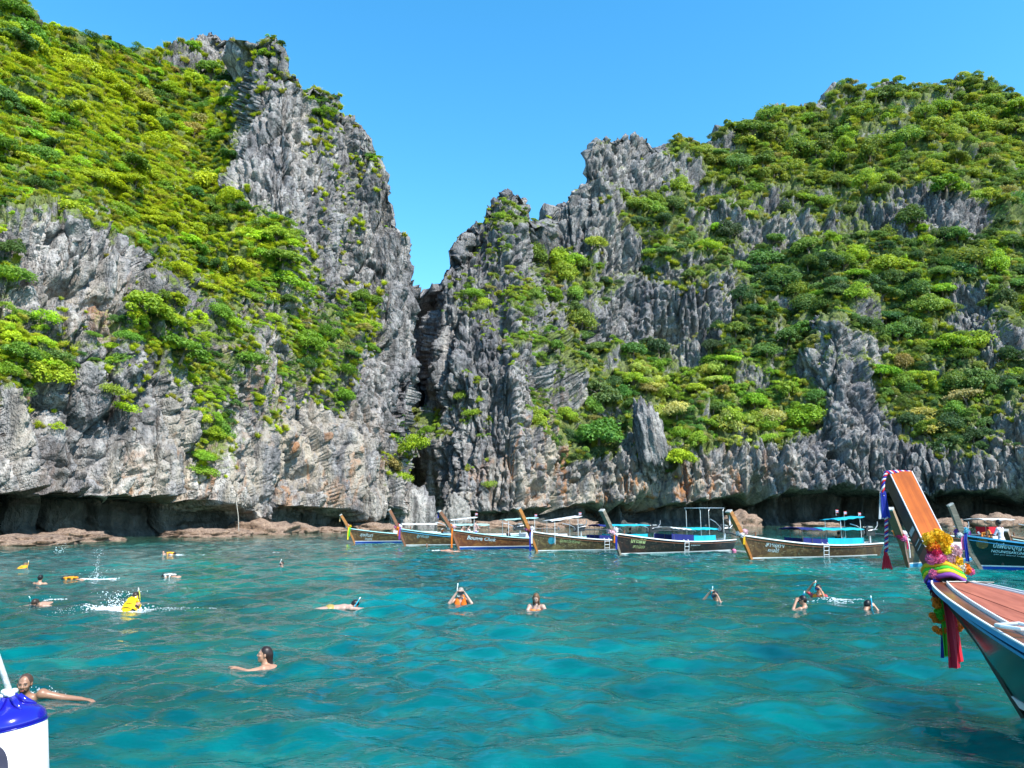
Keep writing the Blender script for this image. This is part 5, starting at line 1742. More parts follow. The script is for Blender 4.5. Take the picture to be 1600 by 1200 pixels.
# scarves wound round the foot of the prow
def wrap_ring(x, z, tilt, colr, w, rx=0.25, ry=0.26):
    V = []; n = 26
    for k in range(n):
        a = 2 * math.pi * k / n
        px_, py_ = rx * math.cos(a), ry * math.sin(a)
        for (dr, dz) in ((0.0, -w / 2), (0.02, 0.0), (0.0, w / 2), (-0.02, 0.0)):
            rr = 1 + dr / 0.2
            V.append((x + px_ * rr, py_ * rr, z + dz + tilt * px_ + 0.05 * math.sin(a) + 0.012 * math.sin(5 * a + x * 9)))
    Fc = []
    for k in range(n):
        for j in range(4):
            Fc.append((4 * k + j, 4 * ((k + 1) % n) + j, 4 * ((k + 1) % n) + (j + 1) % 4, 4 * k + (j + 1) % 4))
    mesh_obj('scarf', V, Fc, FLOWER[colr], g, smooth=True)
for k, (colr, z) in enumerate([('violet', 1.40), ('lemon', 1.445), ('green', 1.475), ('yellow', 1.52)]):
    wrap_ring(1.32 + 0.02 * k, z - 0.15, -0.35, colr, 0.066, 0.24, 0.21)
def px_ribbon(p0, p1, w_px, colr, D=9.0, seed=0, folds=0.22):
    a, b = Vector(at(p0[0], p0[1], D)), Vector(at(p1[0], p1[1], D - 0.03))
    o = ribbon([a, a.lerp(b, 0.5) + Vector((0.01, 0, 0)), b], w_px * D / F_PX, (1, 0.1, 0), folds, 16, seed=seed)
    o.v = [tuple(gi @ Vector(v)) for v in o.v]
    return o.build('ribbon', FLOWER[colr], g)
px_ribbon((1470, 925), (1473, 1028), 6, 'blue', 9.03, 1)
px_ribbon((1470, 930), (1480, 1026), 10, 'green', 9.0, 2)
px_ribbon((1477, 920), (1493, 1044), 17, 'crimson', 8.97, 3)
px_ribbon((1482, 925), (1499, 1034), 14, 'red', 8.99, 4)
# plaited rope, flag cloth and tassel hung from the tip
rope = empty('plaited_rope', (*NB_POS, 0), NB_RZ)
tag(rope, 'red, white and blue plaited rope with red tassel hanging from the near prow tip', 'rope')
def plait(pts, r, turns, names=('red', 'white', 'blue')):
    P = [Vector(p) for p in pts]
    n = 60
    for k, colr in enumerate(names):
        pp = []
        for i in range(n):
            f = i / (n - 1) * (len(P) - 1); j = min(int(f), len(P) - 2)
            c = P[j].lerp(P[j + 1], f - j)
            d = (P[j + 1] - P[j]).normalized()
            u = d.cross(Vector((0.3, 0.9, 0.2))).normalized(); v = d.cross(u)
            a = 2 * math.pi * (turns * i / (n - 1) + k / 3)
            pp.append(c + (u * math.cos(a) + v * math.sin(a)) * r * 0.55)
        MB().tube(pp, r * 0.62, 6).build('strand', FLOWER[colr], rope, smooth=True)
DT = 10.1
def lp(px, py, D=DT): return gi @ Vector(at(px, py, D))
plait([lp(1384, 739, 10.02), lp(1403, 738, 10.05), lp(1423, 739, 10.08)], 0.030, 4)
plait([lp(1384, 740, 10.0), lp(1380, 752, 9.98), lp(1379, 775, 9.98)], 0.022, 3)
plait([lp(1385, 808, 9.98), lp(1385, 862, 9.98)], 0.022, 6)
def loc_ribbon(p0, p1, wpx, colr, D, parent, name, seed):
    a, b = Vector(at(p0[0], p0[1], D)), Vector(at(p1[0], p1[1], D))
    o = ribbon([a, b], wpx * D / F_PX, (1, 0.1, 0), 0.18, 10, seed=seed)
    o.v = [tuple(gi @ Vector(v)) for v in o.v]
    return o.build(name, FLOWER[colr], parent)
loc_ribbon((1380, 768), (1385, 809), 11, 'blue', 9.97, rope, 'flag_cloth', 11)
loc_ribbon((1377, 768), (1377, 811), 6, 'white', 9.99, rope, 'flag_cloth', 12)
mb = MB(); c0 = lp(1385, 860); c1 = lp(1386, 887)
rr = 1 * DT / F_PX
mb.lathe([(0.014, 0.24), (0.022, 0.22), (0.03, 0.15), (0.045, 0.06), (0.062, 0.0)], 18, (c1.x, c1.y, c1.z))
for k in range(26):
    a = k * 0.2417 * 2 * math.pi / 1.57
    mb.tube([(c1.x + 0.03 * math.cos(a), c1.y + 0.03 * math.sin(a), c1.z + 0.16), (c1.x + 0.062 * math.cos(a), c1.y + 0.062 * math.sin(a), c1.z - 0.01 - 0.008 * (k % 3))], 0.006, 5)
mb.build('tassel', FLOWER['red'], rope)

# ------------------------------------------------------------------ the fender of the boat we stand on
FW = paint('fender_white', (0.66, 0.67, 0.70), 0.32, 0.10, 9, 0.05, Coat_Weight=0.3)
FB = paint('fender_blue', (0.012, 0.010, 0.30), 0.16, 0.1, 3, Coat_Weight=0.5, Coat_Roughness=0.05)
ROPE_W = paint('white_rope', (0.70, 0.68, 0.64), 0.8, 0.15, 40, 0.3)
MARK = paint('printed_mark', (0.045, 0.04, 0.07), 0.4, 0.2, 6)
DF = 2.3
fend = empty('boat_fender', tuple(at(15, 1253, DF)))
tag(fend, 'white and blue inflated boat fender hanging from a white rope in the lower left corner', 'fender')
fc = Vector(at(15, 1253, DF)); s_ = DF / F_PX * 1.03
ax = (Vector(at(14, 1088, DF)) - fc).normalized()
Rf = ax.to_track_quat('Z', 'Y').to_matrix()
top_len = (Vector(at(14, 1091, DF)) - fc).length
rad = 0.098
def loc(v): return v
cyl_top = top_len - 0.058
prof_w = [(0.03, -0.42), (0.10, -0.38), (rad, -0.28), (rad * 1.03, 0.0), (rad, cyl_top - 0.02)]
MB().lathe(prof_w, 48, (0, 0, 0), Rf).build('body', FW, fend, smooth=True)
prof_b = [(rad * 1.001, cyl_top - 0.02), (rad * 0.985, cyl_top - 0.006), (rad * 0.94, cyl_top + 0.007), (rad * 0.84, cyl_top + 0.018), (rad * 0.68, cyl_top + 0.028), (rad * 0.48, cyl_top + 0.035), (rad * 0.32, cyl_top + 0.043), (rad * 0.23, cyl_top + 0.054), (rad * 0.18, cyl_top + 0.062)]
MB().lathe(prof_b, 48, (0, 0, 0), Rf).build('cap', FB, fend, smooth=True)
mb = MB()
for k in range(6):                       # moulded ribs up to the eye
    a = k * math.pi / 3
    pts = [Rf @ Vector((r * 1.0 * math.cos(a), r * math.sin(a), z)) for (r, z) in ((rad * 0.70, cyl_top + 0.026), (rad * 0.46, cyl_top + 0.040), (rad * 0.24, cyl_top + 0.060))]
    mb.tube(pts, [0.004, 0.009, 0.010], 8)
mb.build('rib', FB, fend, smooth=True)
mb = MB()
mb.tube([Rf @ Vector(((rad + 0.0005) * math.cos(a), (rad + 0.0005) * math.sin(a), cyl_top - 0.02)) for a in np.linspace(0, 2 * math.pi, 49)], 0.0022, 6, False)
mb.tube([Rf @ Vector((rad * 1.0 * math.cos(-0.9), rad * 1.0 * math.sin(-0.9), z)) for z in (cyl_top - 0.03, 0.1, 0.0, -0.2)], 0.0016, 5)
mb.build('seam', FB, fend)
eye = Rf @ Vector((0, 0, cyl_top + 0.066))
mb = MB()
for k, (dx, dy, dz) in enumerate(((-0.013, -0.008, 0.002), (0.012, -0.009, 0.004), (0.0, 0.009, 0.008), (0.015, 0.0, 0.013), (-0.008, -0.010, 0.013), (0.003, -0.013, 0.008))):
    mb.ball(eye + Vector((dx, dy, dz)), 0.0105, 10, 8, 0.8)
mb.build('rope_knot', ROPE_W, fend, smooth=True)
rope_top = Vector(at(-60, 850, DF)) - fc
MB().tube([eye + Vector((0, 0, 0.012)), eye.lerp(rope_top, 0.5) + Vector((0, 0, -0.004)), rope_top], 0.0085, 10).build('rope', ROPE_W, fend, smooth=True)
# dark printed oval on the white body
best_a = min((abs(float(to_px(fc + Rf @ Vector((rad * math.cos(a), rad * math.sin(a), cyl_top - 0.12)))[0]) + 6) + (50 if (Rf @ Vector((math.cos(a), math.sin(a), 0))).dot(-fc) < 0 else 0), a) for a in np.linspace(0, 2 * math.pi, 180))[1]
V = []; n = 28
axx = Rf @ Vector((1, 0, 0)); 
for k in range(n + 1):
    a = 0 if k == 0 else 2 * math.pi * (k - 1) / n
    r = 0 if k == 0 else 1
    zz = cyl_top - 0.115 + r * 0.062 * math.sin(a)
    ang = best_a + r * 0.30 * math.cos(a)
    V.append(Rf @ Vector(((rad * 1.035 + 0.0015) * math.cos(ang), (rad * 1.035 + 0.0015) * math.sin(ang), zz)))
mesh_obj('printed_mark', V, [(0, 1 + k, 1 + (k + 1) % n) for k in range(n)], MARK, fend)

# hanging rope on the left cliff and pink mooring floats
ra = Vector(at(369, 782, 79.0)); rb = Vector(at(373, 833, 79.0))
o = MB().tube([ra, ra.lerp(rb, 0.5) + Vector((0.1, 0, 0)), rb], [0.05, 0.045, 0.05], 6).build('hanging_rope', paint('old_rope', (0.36, 0.33, 0.28), 0.9, 0.2))
tag(o, 'pale rope hanging from the cliff lip to the shore rock', 'rope')
def float_buoy(px, py, lab):
    p = Vector(on_water(px, py))
    e = empty('mooring_float', p)
    tag(e, lab, 'float', 'pink mooring floats')
    MB().ball((0, 0, 0.06), 0.13, 14, 10, 0.85).build('float', paint('pink_float', (0.72, 0.16, 0.28), 0.4, 0.1), e, smooth=True)
    MB().tube([(-0.9, 0.1, 0.02), (-0.1, 0, 0.05), (0.1, 0, 0.05), (0.9, -0.1, 0.02)], 0.014, 6).build('line', ROPE_W, e)
float_buoy(1147, 862, 'pink mooring float on a line just left of the orange prow of the sunshade boat')
float_buoy(1115, 858, 'small pink float at the stern of the boat with white hoops')
# ------------------------------------------------------------------ people: bodies grown as one smooth surface from limb volumes
def surface_nets(f, org, h):
    ins = f < 0
    nx, ny, nz = f.shape
    c = np.zeros((nx - 1, ny - 1, nz - 1), np.int8)
    for i in (0, 1):
        for j in (0, 1):
            for k in (0, 1):
                c += ins[i:nx - 1 + i, j:ny - 1 + j, k:nz - 1 + k]
    act = np.argwhere((c > 0) & (c < 8))
    idx = np.full(c.shape, -1, np.int64)
    idx[act[:, 0], act[:, 1], act[:, 2]] = np.arange(len(act))
    acc = np.zeros((len(act), 3)); cnt = np.zeros(len(act))
    corners = [(i, j, k) for i in (0, 1) for j in (0, 1) for k in (0, 1)]
    for a in range(8):
        for b in range(a + 1, 8):
            A, B = np.array(corners[a]), np.array(corners[b])
            if np.abs(A - B).sum() != 1: continue
            fa = f[act[:, 0] + A[0], act[:, 1] + A[1], act[:, 2] + A[2]]
            fb = f[act[:, 0] + B[0], act[:, 1] + B[1], act[:, 2] + B[2]]
            m = (fa < 0) != (fb < 0)
            t = np.where(m, fa / (fa - fb + 1e-12), 0)
            p = A[None] + t[:, None] * (B - A)[None]
            acc += np.where(m[:, None], p, 0); cnt += m
    V = (act + acc / np.maximum(cnt, 1)[:, None]) * h + org
    Fc = []
    for ax in range(3):
        u, v = [(1, 2), (2, 0), (0, 1)][ax]
        s0 = [slice(None)] * 3; s1 = [slice(None)] * 3
        s0[ax] = slice(0, -1); s1[ax] = slice(1, None)
        for q in (u, v):
            s0[q] = slice(1, -1); s1[q] = slice(1, -1)
        a, b = ins[tuple(s0)], ins[tuple(s1)]
        for flip, mask in ((False, a & ~b), (True, ~a & b)):
            e = np.argwhere(mask)
            if not len(e): continue
            e[:, u] += 1; e[:, v] += 1
            def cell(du, dv):
                q = e.copy(); q[:, u] += du; q[:, v] += dv
                return idx[q[:, 0], q[:, 1], q[:, 2]]
            quad = np.stack([cell(-1, -1), cell(0, -1), cell(0, 0), cell(-1, 0)], 1)
            Fc.append(quad[:, ::-1] if flip else quad)
    Fc = np.concatenate(Fc) if Fc else np.zeros((0, 4), int)
    Fc = Fc[(Fc >= 0).all(1)]
    return V, Fc

class Body:
    """a list of blended volumes: capsules with two radii, ellipsoids; each with a colour"""
    def __init__(s): s.p = []; s.paint = []
    def cap(s, a, b, ra, rb=None, col=(0.5, 0.3, 0.2), k=0.02, cut=False):
        s.p.append(('c', np.array(a, float), np.array(b, float), ra, ra if rb is None else rb, np.array(col), k, cut)); return s
    def ell(s, c, r, R=None, col=(0.5, 0.3, 0.2), k=0.02, cut=False):
        s.p.append(('e', np.array(c, float), np.array(r, float), np.array(R, float) if R is not None else np.eye(3), 0, np.array(col), k, cut)); return s
    def dot(s, c, r, col): s.paint.append((np.array(c, float), r, np.array(col)))
    def bounds(s):
        lo = np.full(3, 1e9); hi = np.full(3, -1e9)
        for q in s.p:
            if q[7]: continue
            if q[0] == 'c':
                r = max(q[3], q[4])
                for e in (q[1], q[2]): lo = np.minimum(lo, e - r); hi = np.maximum(hi, e + r)
            else:
                r = np.max(q[2]); lo = np.minimum(lo, q[1] - r); hi = np.maximum(hi, q[1] + r)
        return lo, hi
    @staticmethod
    def dist(q, X):
        if q[0] == 'c':
            ab = q[2] - q[1]
            t = np.clip(((X - q[1]) @ ab) / (ab @ ab + 1e-12), 0, 1)
            return np.linalg.norm(X - q[1] - t[..., None] * ab, axis=-1) - (q[3] + (q[4] - q[3]) * t)
        Y = (X - q[1]) @ q[3]
        k0 = np.linalg.norm(Y / q[2], axis=-1); k1 = np.linalg.norm(Y / (q[2] ** 2), axis=-1)
        return k0 * (k0 - 1) / (k1 + 1e-9)
    def mesh(s, h, zmin=None):
        lo, hi = s.bounds()
        lo = lo - 3 * h; hi = hi + 3 * h
        if zmin is not None: lo[2] = max(lo[2], zmin)
        n = np.ceil((hi - lo) / h).astype(int) + 1
        ax = [lo[i] + h * np.arange(n[i]) for i in range(3)]
        f = np.full(tuple(n), 0.25, np.float64)
        for q in s.p:
            m = (0.05 + q[6]) if not q[7] else 0.03
            if q[0] == 'c':
                r = max(q[3], q[4]); a = np.minimum(q[1], q[2]) - r - m; b = np.maximum(q[1], q[2]) + r + m
            else:
                r = np.max(q[2]); a = q[1] - r - m; b = q[1] + r + m
            i0 = np.clip(((a - lo) / h).astype(int), 0, n); i1 = np.clip(((b - lo) / h).astype(int) + 2, 0, n)
            if (i1 <= i0).any(): continue
            sl = tuple(slice(i0[i], i1[i]) for i in range(3))
            X = np.stack(np.meshgrid(*[ax[i][i0[i]:i1[i]] for i in range(3)], indexing='ij'), -1)
            d = s.dist(q, X); g = f[sl]; k = q[6]
            if q[7]:
                t = np.clip(0.5 - 0.5 * (g + d) / k, 0, 1)
                f[sl] = g * (1 - t) + (-d) * t + k * t * (1 - t)
            else:
                t = np.clip(0.5 + 0.5 * (g - d) / k, 0, 1)
                f[sl] = g * (1 - t) + d * t - k * t * (1 - t)
        f[:, :, 0] = np.maximum(f[:, :, 0], 0.01) if zmin is not None else f[:, :, 0]
        V, Fc = surface_nets(f, lo, h)
        best = np.full(len(V), 1e9); C = np.zeros((len(V), 3))
        for q in s.p:
            if q[7]: continue
            d = s.dist(q, V); m = d < best
            best = np.where(m, d, best); C[m] = q[5]
        for (c, r, colr) in s.paint:
            d = np.linalg.norm(V - c, axis=1); w = np.clip((r - d) / (0.3 * r), 0, 1)[:, None]
            C = C * (1 - w) + colr * w
        return V, Fc, C

def vcol_mat(name, rough, spec=0.4):
    m, nt, out = new_mat(name)
    N = NT(nt)
    c = N.attr('Col', 'GEOMETRY', 'Color')
    f = N.noise(N.coords(), 30.0, 3, 0.6)
    c = N.mix(1.0, c, N.ramp(f, [(0.3, (0.86, 0.86, 0.86)), (0.7, (1.08, 1.08, 1.08))]), 'MULTIPLY')
    nt.links.new(N.bsdf(c, rough, None, Specular_IOR_Level=spec), out.inputs['Surface'])
    return m
M_SKIN = vcol_mat('skin', 0.42, 0.5)
M_HAIR = vcol_mat('wet_hair', 0.42, 0.35)
M_VEST = vcol_mat('vest_fabric', 0.7, 0.3)
M_GEAR = vcol_mat('snorkel_gear', 0.25, 0.6)

def emit_part(body, name, mat, parent, h, zmin=None):
    top = parent
    while top.parent is not None: top = top.parent
    Dp = math.hypot(top.location.x, top.location.y)
    h = max(h, 0.0075 if Dp < 13 else (0.0095 if Dp < 26 else (0.014 if Dp < 38 else 0.019)))
    V, Fc, C = body.mesh(h, zmin)
    o = mesh_obj(name, V, Fc, mat, parent, smooth=True)
    vattr(o, 'Col', C, True)
    return o

def rot(yaw=0, pitch=0, roll=0):
    """yaw about z, pitch (nod down positive), roll"""
    return np.array((Matrix.Rotation(yaw, 3, 'Z') @ Matrix.Rotation(-pitch, 3, 'X') @ Matrix.Rotation(roll, 3, 'Y')))

FAIR, TAN, BROWN, PALE = (0.41, 0.235, 0.16), (0.40, 0.21, 0.13), (0.29, 0.145, 0.085), (0.43, 0.27, 0.205)
BLK, DKB, LTB = (0.008, 0.007, 0.007), (0.035, 0.02, 0.012), (0.20, 0.11, 0.05)

def add_head(B, c, R, skin, beard=None, brows=DKB, smile=False):
    c = np.array(c, float); R = np.array(R)
    T = lambda p: c + R @ np.array(p, float)
    lip = tuple(np.array(skin) * np.array((1.0, 0.5, 0.5)))
    B.ell(T((0, -0.012, 0.030)), (0.074, 0.092, 0.088), R, skin, 0.02)
    B.ell(T((0, 0.022, -0.040)), (0.058, 0.066, 0.076), R, skin, 0.03)
    B.ell(T((0, 0.060, -0.098)), (0.026, 0.022, 0.020), R, skin, 0.02)
    B.cap(T((-0.034, 0.078, 0.024)), T((0.034, 0.078, 0.024)), 0.013, None, skin, 0.012)
    for s in (-1, 1):
        B.ell(T((s * 0.036, 0.064, -0.022)), (0.024, 0.024, 0.022), R, skin, 0.015)
        B.ell(T((s * 0.077, -0.006, -0.004)), (0.010, 0.019, 0.032), R, skin, 0.008)
        B.ell(T((s * 0.032, 0.094, 0.004)), (0.017, 0.014, 0.012), R, skin, 0.008, True)
        B.ell(T((s * 0.031, 0.074, 0.004)), (0.0125, 0.0125, 0.0125), R, (0.22, 0.18, 0.15), 0.003)
        B.dot(T((s * 0.031, 0.087, 0.004)), 0.009, BLK)
        for q in (-0.012, 0.0, 0.012): B.dot(T((s * 0.033 + q, 0.088, 0.026 - abs(q) * 0.2)), 0.009, brows)
    B.cap(T((0, 0.084, 0.012)), T((0, 0.099, -0.022)), 0.010, 0.014, skin, 0.012)
    for s in (-1, 1): B.ell(T((s * 0.013, 0.090, -0.027)), (0.009, 0.010, 0.008), R, skin, 0.008)
    B.cap(T((-0.022, 0.082, -0.056)), T((0.022, 0.082, -0.056)), 0.007, None, lip, 0.008)
    B.cap(T((-0.018, 0.083, -0.067)), T((0.018, 0.083, -0.067)), 0.008, None, lip, 0.008)
    if smile:
        for q in (-0.012, 0, 0.012): B.dot(T((q, 0.092, -0.062)), 0.007, (0.75, 0.72, 0.68))
    if beard is not None:
        for (x, y, z, r) in ((0, 0.078, -0.098, 0.03), (0.03, 0.06, -0.09, 0.03), (-0.03, 0.06, -0.09, 0.03), (0.052, 0.03, -0.07, 0.03), (-0.052, 0.03, -0.07, 0.03), (0.06, 0.02, -0.04, 0.02), (-0.06, 0.02, -0.04, 0.02),
                             (0.016, 0.095, -0.046, 0.012), (-0.016, 0.095, -0.046, 0.012), (0, 0.05, -0.118, 0.03), (0.028, 0.085, -0.062, 0.013), (-0.028, 0.085, -0.062, 0.013)):
            B.dot(T((x, y, z)), r, beard)
    B.cap(T((0, -0.022, -0.07)), T((0, -0.036, -0.175)), 0.052, 0.060, skin, 0.025)
    return T

def add_hand(B, wrist, d, nrm, skin, curl=0.5, side=1):
    """palm, four fingers of unequal length and a side-set thumb"""
    w = np.array(wrist, float); d = np.array(d, float); d /= np.linalg.norm(d)
    n = np.array(nrm, float); n -= d * (n @ d); n /= np.linalg.norm(n)
    l = np.cross(n, d) * side
    for k, off in enumerate((-0.028, -0.009, 0.010, 0.028)):
        kn = w + d * (0.088 - 0.006 * abs(k - 1)) + l * off
        B.cap(w + l * off * 0.55 + d * 0.01, kn, 0.015, 0.0115, skin, 0.012)
        L = (0.040, 0.045, 0.041, 0.032)[k]
        a1 = curl * 0.7; a2 = curl * 1.6; a3 = curl * 2.3
        p1 = kn + (d * math.cos(a1) + n * math.sin(a1)) * L + l * off * 0.10
        p2 = p1 + (d * math.cos(a2) + n * math.sin(a2)) * L * 0.66
        p3 = p2 + (d * math.cos(a3) + n * math.sin(a3)) * L * 0.5
        B.cap(kn, p1, 0.0100, 0.0090, skin, 0.004); B.cap(p1, p2, 0.0090, 0.0082, skin, 0.004); B.cap(p2, p3, 0.0082, 0.0070, skin, 0.004)
    t0 = w + d * 0.028 - l * 0.030
    t1 = t0 + d * 0.036 - l * 0.030 + n * 0.012
    t2 = t1 + d * 0.032 - l * 0.008 + n * 0.016
    B.cap(w + d * 0.01 - l * 0.012, t0, 0.016, 0.014, skin, 0.010); B.cap(t0, t1, 0.013, 0.0105, skin, 0.006); B.cap(t1, t2, 0.0105, 0.0085, skin, 0.004)

def add_arm(B, sh, el, wr, skin, sleeve=None, hand=None, side=1, curl=0.5):
    sh, el, wr = (np.array(q, float) for q in (sh, el, wr))
    B.ell(sh, (0.062, 0.062, 0.062), None, sleeve or skin, 0.04)
    B.cap(sh, el, 0.054, 0.041, sleeve or skin, 0.025)
    B.cap(el, wr, 0.042, 0.028, skin, 0.015)
    d = wr - el
    add_hand(B, wr, d, hand if hand is not None else (0, 0, -1), skin, curl, side)

def add_torso(B, neck, pelvis, skin, shw=0.17, twist=None, chest=1.0):
    neck, pelvis = np.array(neck, float), np.array(pelvis, float)
    ax = (neck - pelvis); L = np.linalg.norm(ax); ax /= L
    sd = np.array(twist if twist is not None else (1, 0, 0), float)
    sd = sd - ax * (sd @ ax); sd /= np.linalg.norm(sd)
    fr = np.cross(ax, sd)
    R = np.stack([sd, fr, ax], 1)
    B.ell(neck - ax * 0.16, (0.165 * chest, 0.105 * chest, 0.15), R, skin, 0.05)
    B.ell(neck - ax * 0.33, (0.135 * chest, 0.095 * chest, 0.15), R, skin, 0.05)
    B.ell(pelvis, (0.155, 0.105, 0.11), R, skin, 0.05)
    for s in (-1, 1): B.cap(neck - ax * 0.02, neck - ax * 0.055 + sd * s * shw * 0.85, 0.045, 0.052, skin, 0.04)
    return R

def hair_cap(T, R, col, long=None, front=0.055, bald=False, lift=0.0):
    H_ = Body()
    H_.ell(T((0, -0.020, 0.042 + lift)), (0.079, 0.094, 0.086), R, col, 0.02)
    H_.ell(T((0, -0.052, 0.000)), (0.072, 0.062, 0.078), R, col, 0.03)
    for s in (-1, 1): H_.ell(T((s * 0.066, -0.02, 0.012)), (0.016, 0.036, 0.042), R, col, 0.015)
    H_.ell(T((0, 0.118, 0.012)), (0.078, 0.078, 0.080), R, col, 0.008, True)        # leave the face free
    if long: long(H_, T)
    return H_

def add_mask(T, R, parent, h=0.006, lens=(0.02, 0.03, 0.16), frame=(0.012, 0.012, 0.014), snorkel=None, strap=True, raise_=0.0, tube_side=1, tip=(0.82, 0.85, 0.80)):
    G = Body(); z = 0.006 + raise_
    G.ell(T((0, 0.080, z)), (0.070, 0.032, 0.042), R, frame, 0.01)
    G.ell(T((0, 0.135, z)), (0.058, 0.028, 0.031), R, frame, 0.004, True)
    G.ell(T((0, 0.105, z - 0.036)), (0.020, 0.018, 0.018), R, frame, 0.01)
    if strap:
        for s in (-1, 1):
            G.cap(T((s * 0.066, 0.065, z)), T((s * 0.086, -0.01, z + 0.012)), 0.010, 0.009, frame, 0.006)
            G.cap(T((s * 0.086, -0.01, z + 0.012)), T((s * 0.045, -0.110, z + 0.02)), 0.009, 0.010, frame, 0.006)
        G.cap(T((-0.045, -0.110, z + 0.02)), T((0.045, -0.110, z + 0.02)), 0.011, 0.011, frame, 0.006)
    m = emit_part(G, 'diving_mask', M_GEAR, parent, h)
    Ln = Body(); Ln.ell(T((0, 0.100, z)), (0.056, 0.010, 0.029), R, lens, 0.004)
    emit_part(Ln, 'lens', M_GEAR, m, 0.0055)
    if snorkel is not None:
        S = Body(); s = tube_side
        pts = [(s * 0.02, 0.115, -0.065), (s * 0.075, 0.09, -0.085), (s * 0.098, 0.02, -0.02), (s * 0.10, -0.025, 0.08), (s * 0.090, -0.075, 0.17)]
        for a, b in zip(pts[:-1], pts[1:]): S.cap(T(a), T(b), 0.0135, 0.0135, snorkel, 0.01)
        S.cap(T(pts[-1]), T((s * 0.087, -0.090, 0.21)), 0.0145, 0.0145, tip, 0.002)
        emit_part(S, 'snorkel', M_GEAR, parent, h)

def life_vest(neck, axis, sd, parent, col, trim=(0.02, 0.012, 0.01), h=0.008, back=True, collar=True, length=0.42, zmin=-0.2, stripe=True):
    """foam buoyancy vest: two front panels, back panel, collar and webbing straps"""
    neck = np.array(neck, float); ax = np.array(axis, float); ax /= np.linalg.norm(ax)
    sd = np.array(sd, float); sd -= ax * (sd @ ax); sd /= np.linalg.norm(sd)
    fr = np.cross(ax, sd)
    R = np.stack([sd, fr, ax], 1)
    W = Body()
    P = lambda x, y, z: neck + sd * x + fr * y + ax * z
    for s in (-1, 1):
        W.ell(P(s * 0.088, 0.115, -0.20), (0.082, 0.045, length * 0.46), R, col, 0.02)
        W.cap(P(s * 0.10, 0.10, -0.04), P(s * 0.10, -0.10, -0.02), 0.046, 0.046, col, 0.03)
    W.ell(P(0, -0.115, -0.20), (0.165, 0.050, length * 0.48), R, col, 0.03)
    for s in (-1, 1): W.cap(P(s * 0.165, 0.07, -0.26), P(s * 0.165, -0.07, -0.26), 0.035, 0.035, col, 0.03)
    if collar: W.ell(P(0, -0.10, 0.045), (0.10, 0.040, 0.075), R, col, 0.03)
    v = emit_part(W, 'life_vest', M_VEST, parent, h, zmin)
    if stripe:
        for zz in (-0.17, -0.30):
            S = Body()
            pts = [P(0.188 * math.cos(a), 0.165 * math.sin(a), zz) for a in np.linspace(0, 2 * math.pi, 19)]
            for a, b in zip(pts[:-1], pts[1:]): S.cap(a, b, 0.014, 0.014, trim, 0.006)
            emit_part(S, 'strap', M_VEST, v, 0.009, zmin)
    return v

def swimmer(label, px, py, yaw, hz=0.20, dz=0.0, group='swimmers in the bay'):
    p = on_water(px, py)
    r = empty('person', (p[0], p[1], dz - 0.025), yaw)
    r.scale = (0.88, 0.88, 0.88)
    tag(r, label, 'person', group)
    return r

FACE_CAM = math.pi           # local +Y turned to the camera
# 1  bearded man beside the fender
r = swimmer('bearded man with close-cropped hair swimming beside the white and blue fender', 36, 1096, math.radians(205), dz=0.085)
B = Body(); R = rot(math.radians(-6), math.radians(4))
T = add_head(B, (0, 0.03, 0.15), R, BROWN, beard=BLK, brows=BLK)
add_torso(B, (0, -0.02, 0.0), (0, -0.16, -0.40), BROWN, 0.19, chest=1.12)
add_arm(B, (0.20, 0, 0.005), (0.44, 0.06, -0.06), (0.66, 0.12, -0.085), BROWN, None, (0, 0, -1), -1, 0.25)
add_arm(B, (-0.20, 0, 0.005), (-0.43, 0.02, -0.06), (-0.66, 0.08, -0.09), BROWN, None, (0, 0, -1), 1, 0.25)
emit_part(B, 'body', M_SKIN, r, 0.0062, -0.16)
emit_part(hair_cap(T, R, (0.075, 0.042, 0.028), lift=-0.006), 'hair', M_HAIR, r, 0.006)

# 2  smiling woman looking left
r = swimmer('smiling woman with long wet dark hair swimming towards the left, arm stretched forward', 414, 1042, math.radians(100), dz=0.035)
B = Body(); R = rot(math.radians(12), math.radians(-6))
T = add_head(B, (0, 0.02, 0.175), R, TAN, smile=True)
add_torso(B, (0, -0.02, 0.01), (0, -0.30, -0.25), TAN, 0.155)
add_arm(B, (-0.16, 0.0, -0.02), (-0.20, 0.22, -0.045), (-0.08, 0.40, -0.005), TAN, None, (0, 0, -1), 1, 0.3)
add_arm(B, (0.16, 0.0, -0.02), (0.26, 0.10, -0.12), (0.12, 0.26, -0.12), TAN, None, (0, 0, -1), -1, 0.3)
emit_part(B, 'body', M_SKIN, r, 0.0062, -0.16)
def lng(H_, T):
    H_.cap(T((0, -0.075, -0.01)), T((0.0, -0.10, -0.16)), 0.062, 0.050, (0.022, 0.012, 0.010), 0.03)
    H_.cap(T((0, -0.10, -0.16)), T((0.0, -0.11, -0.26)), 0.050, 0.030, (0.022, 0.012, 0.010), 0.03)
emit_part(hair_cap(T, R, (0.022, 0.012, 0.010), lng), 'hair', M_HAIR, r, 0.006)

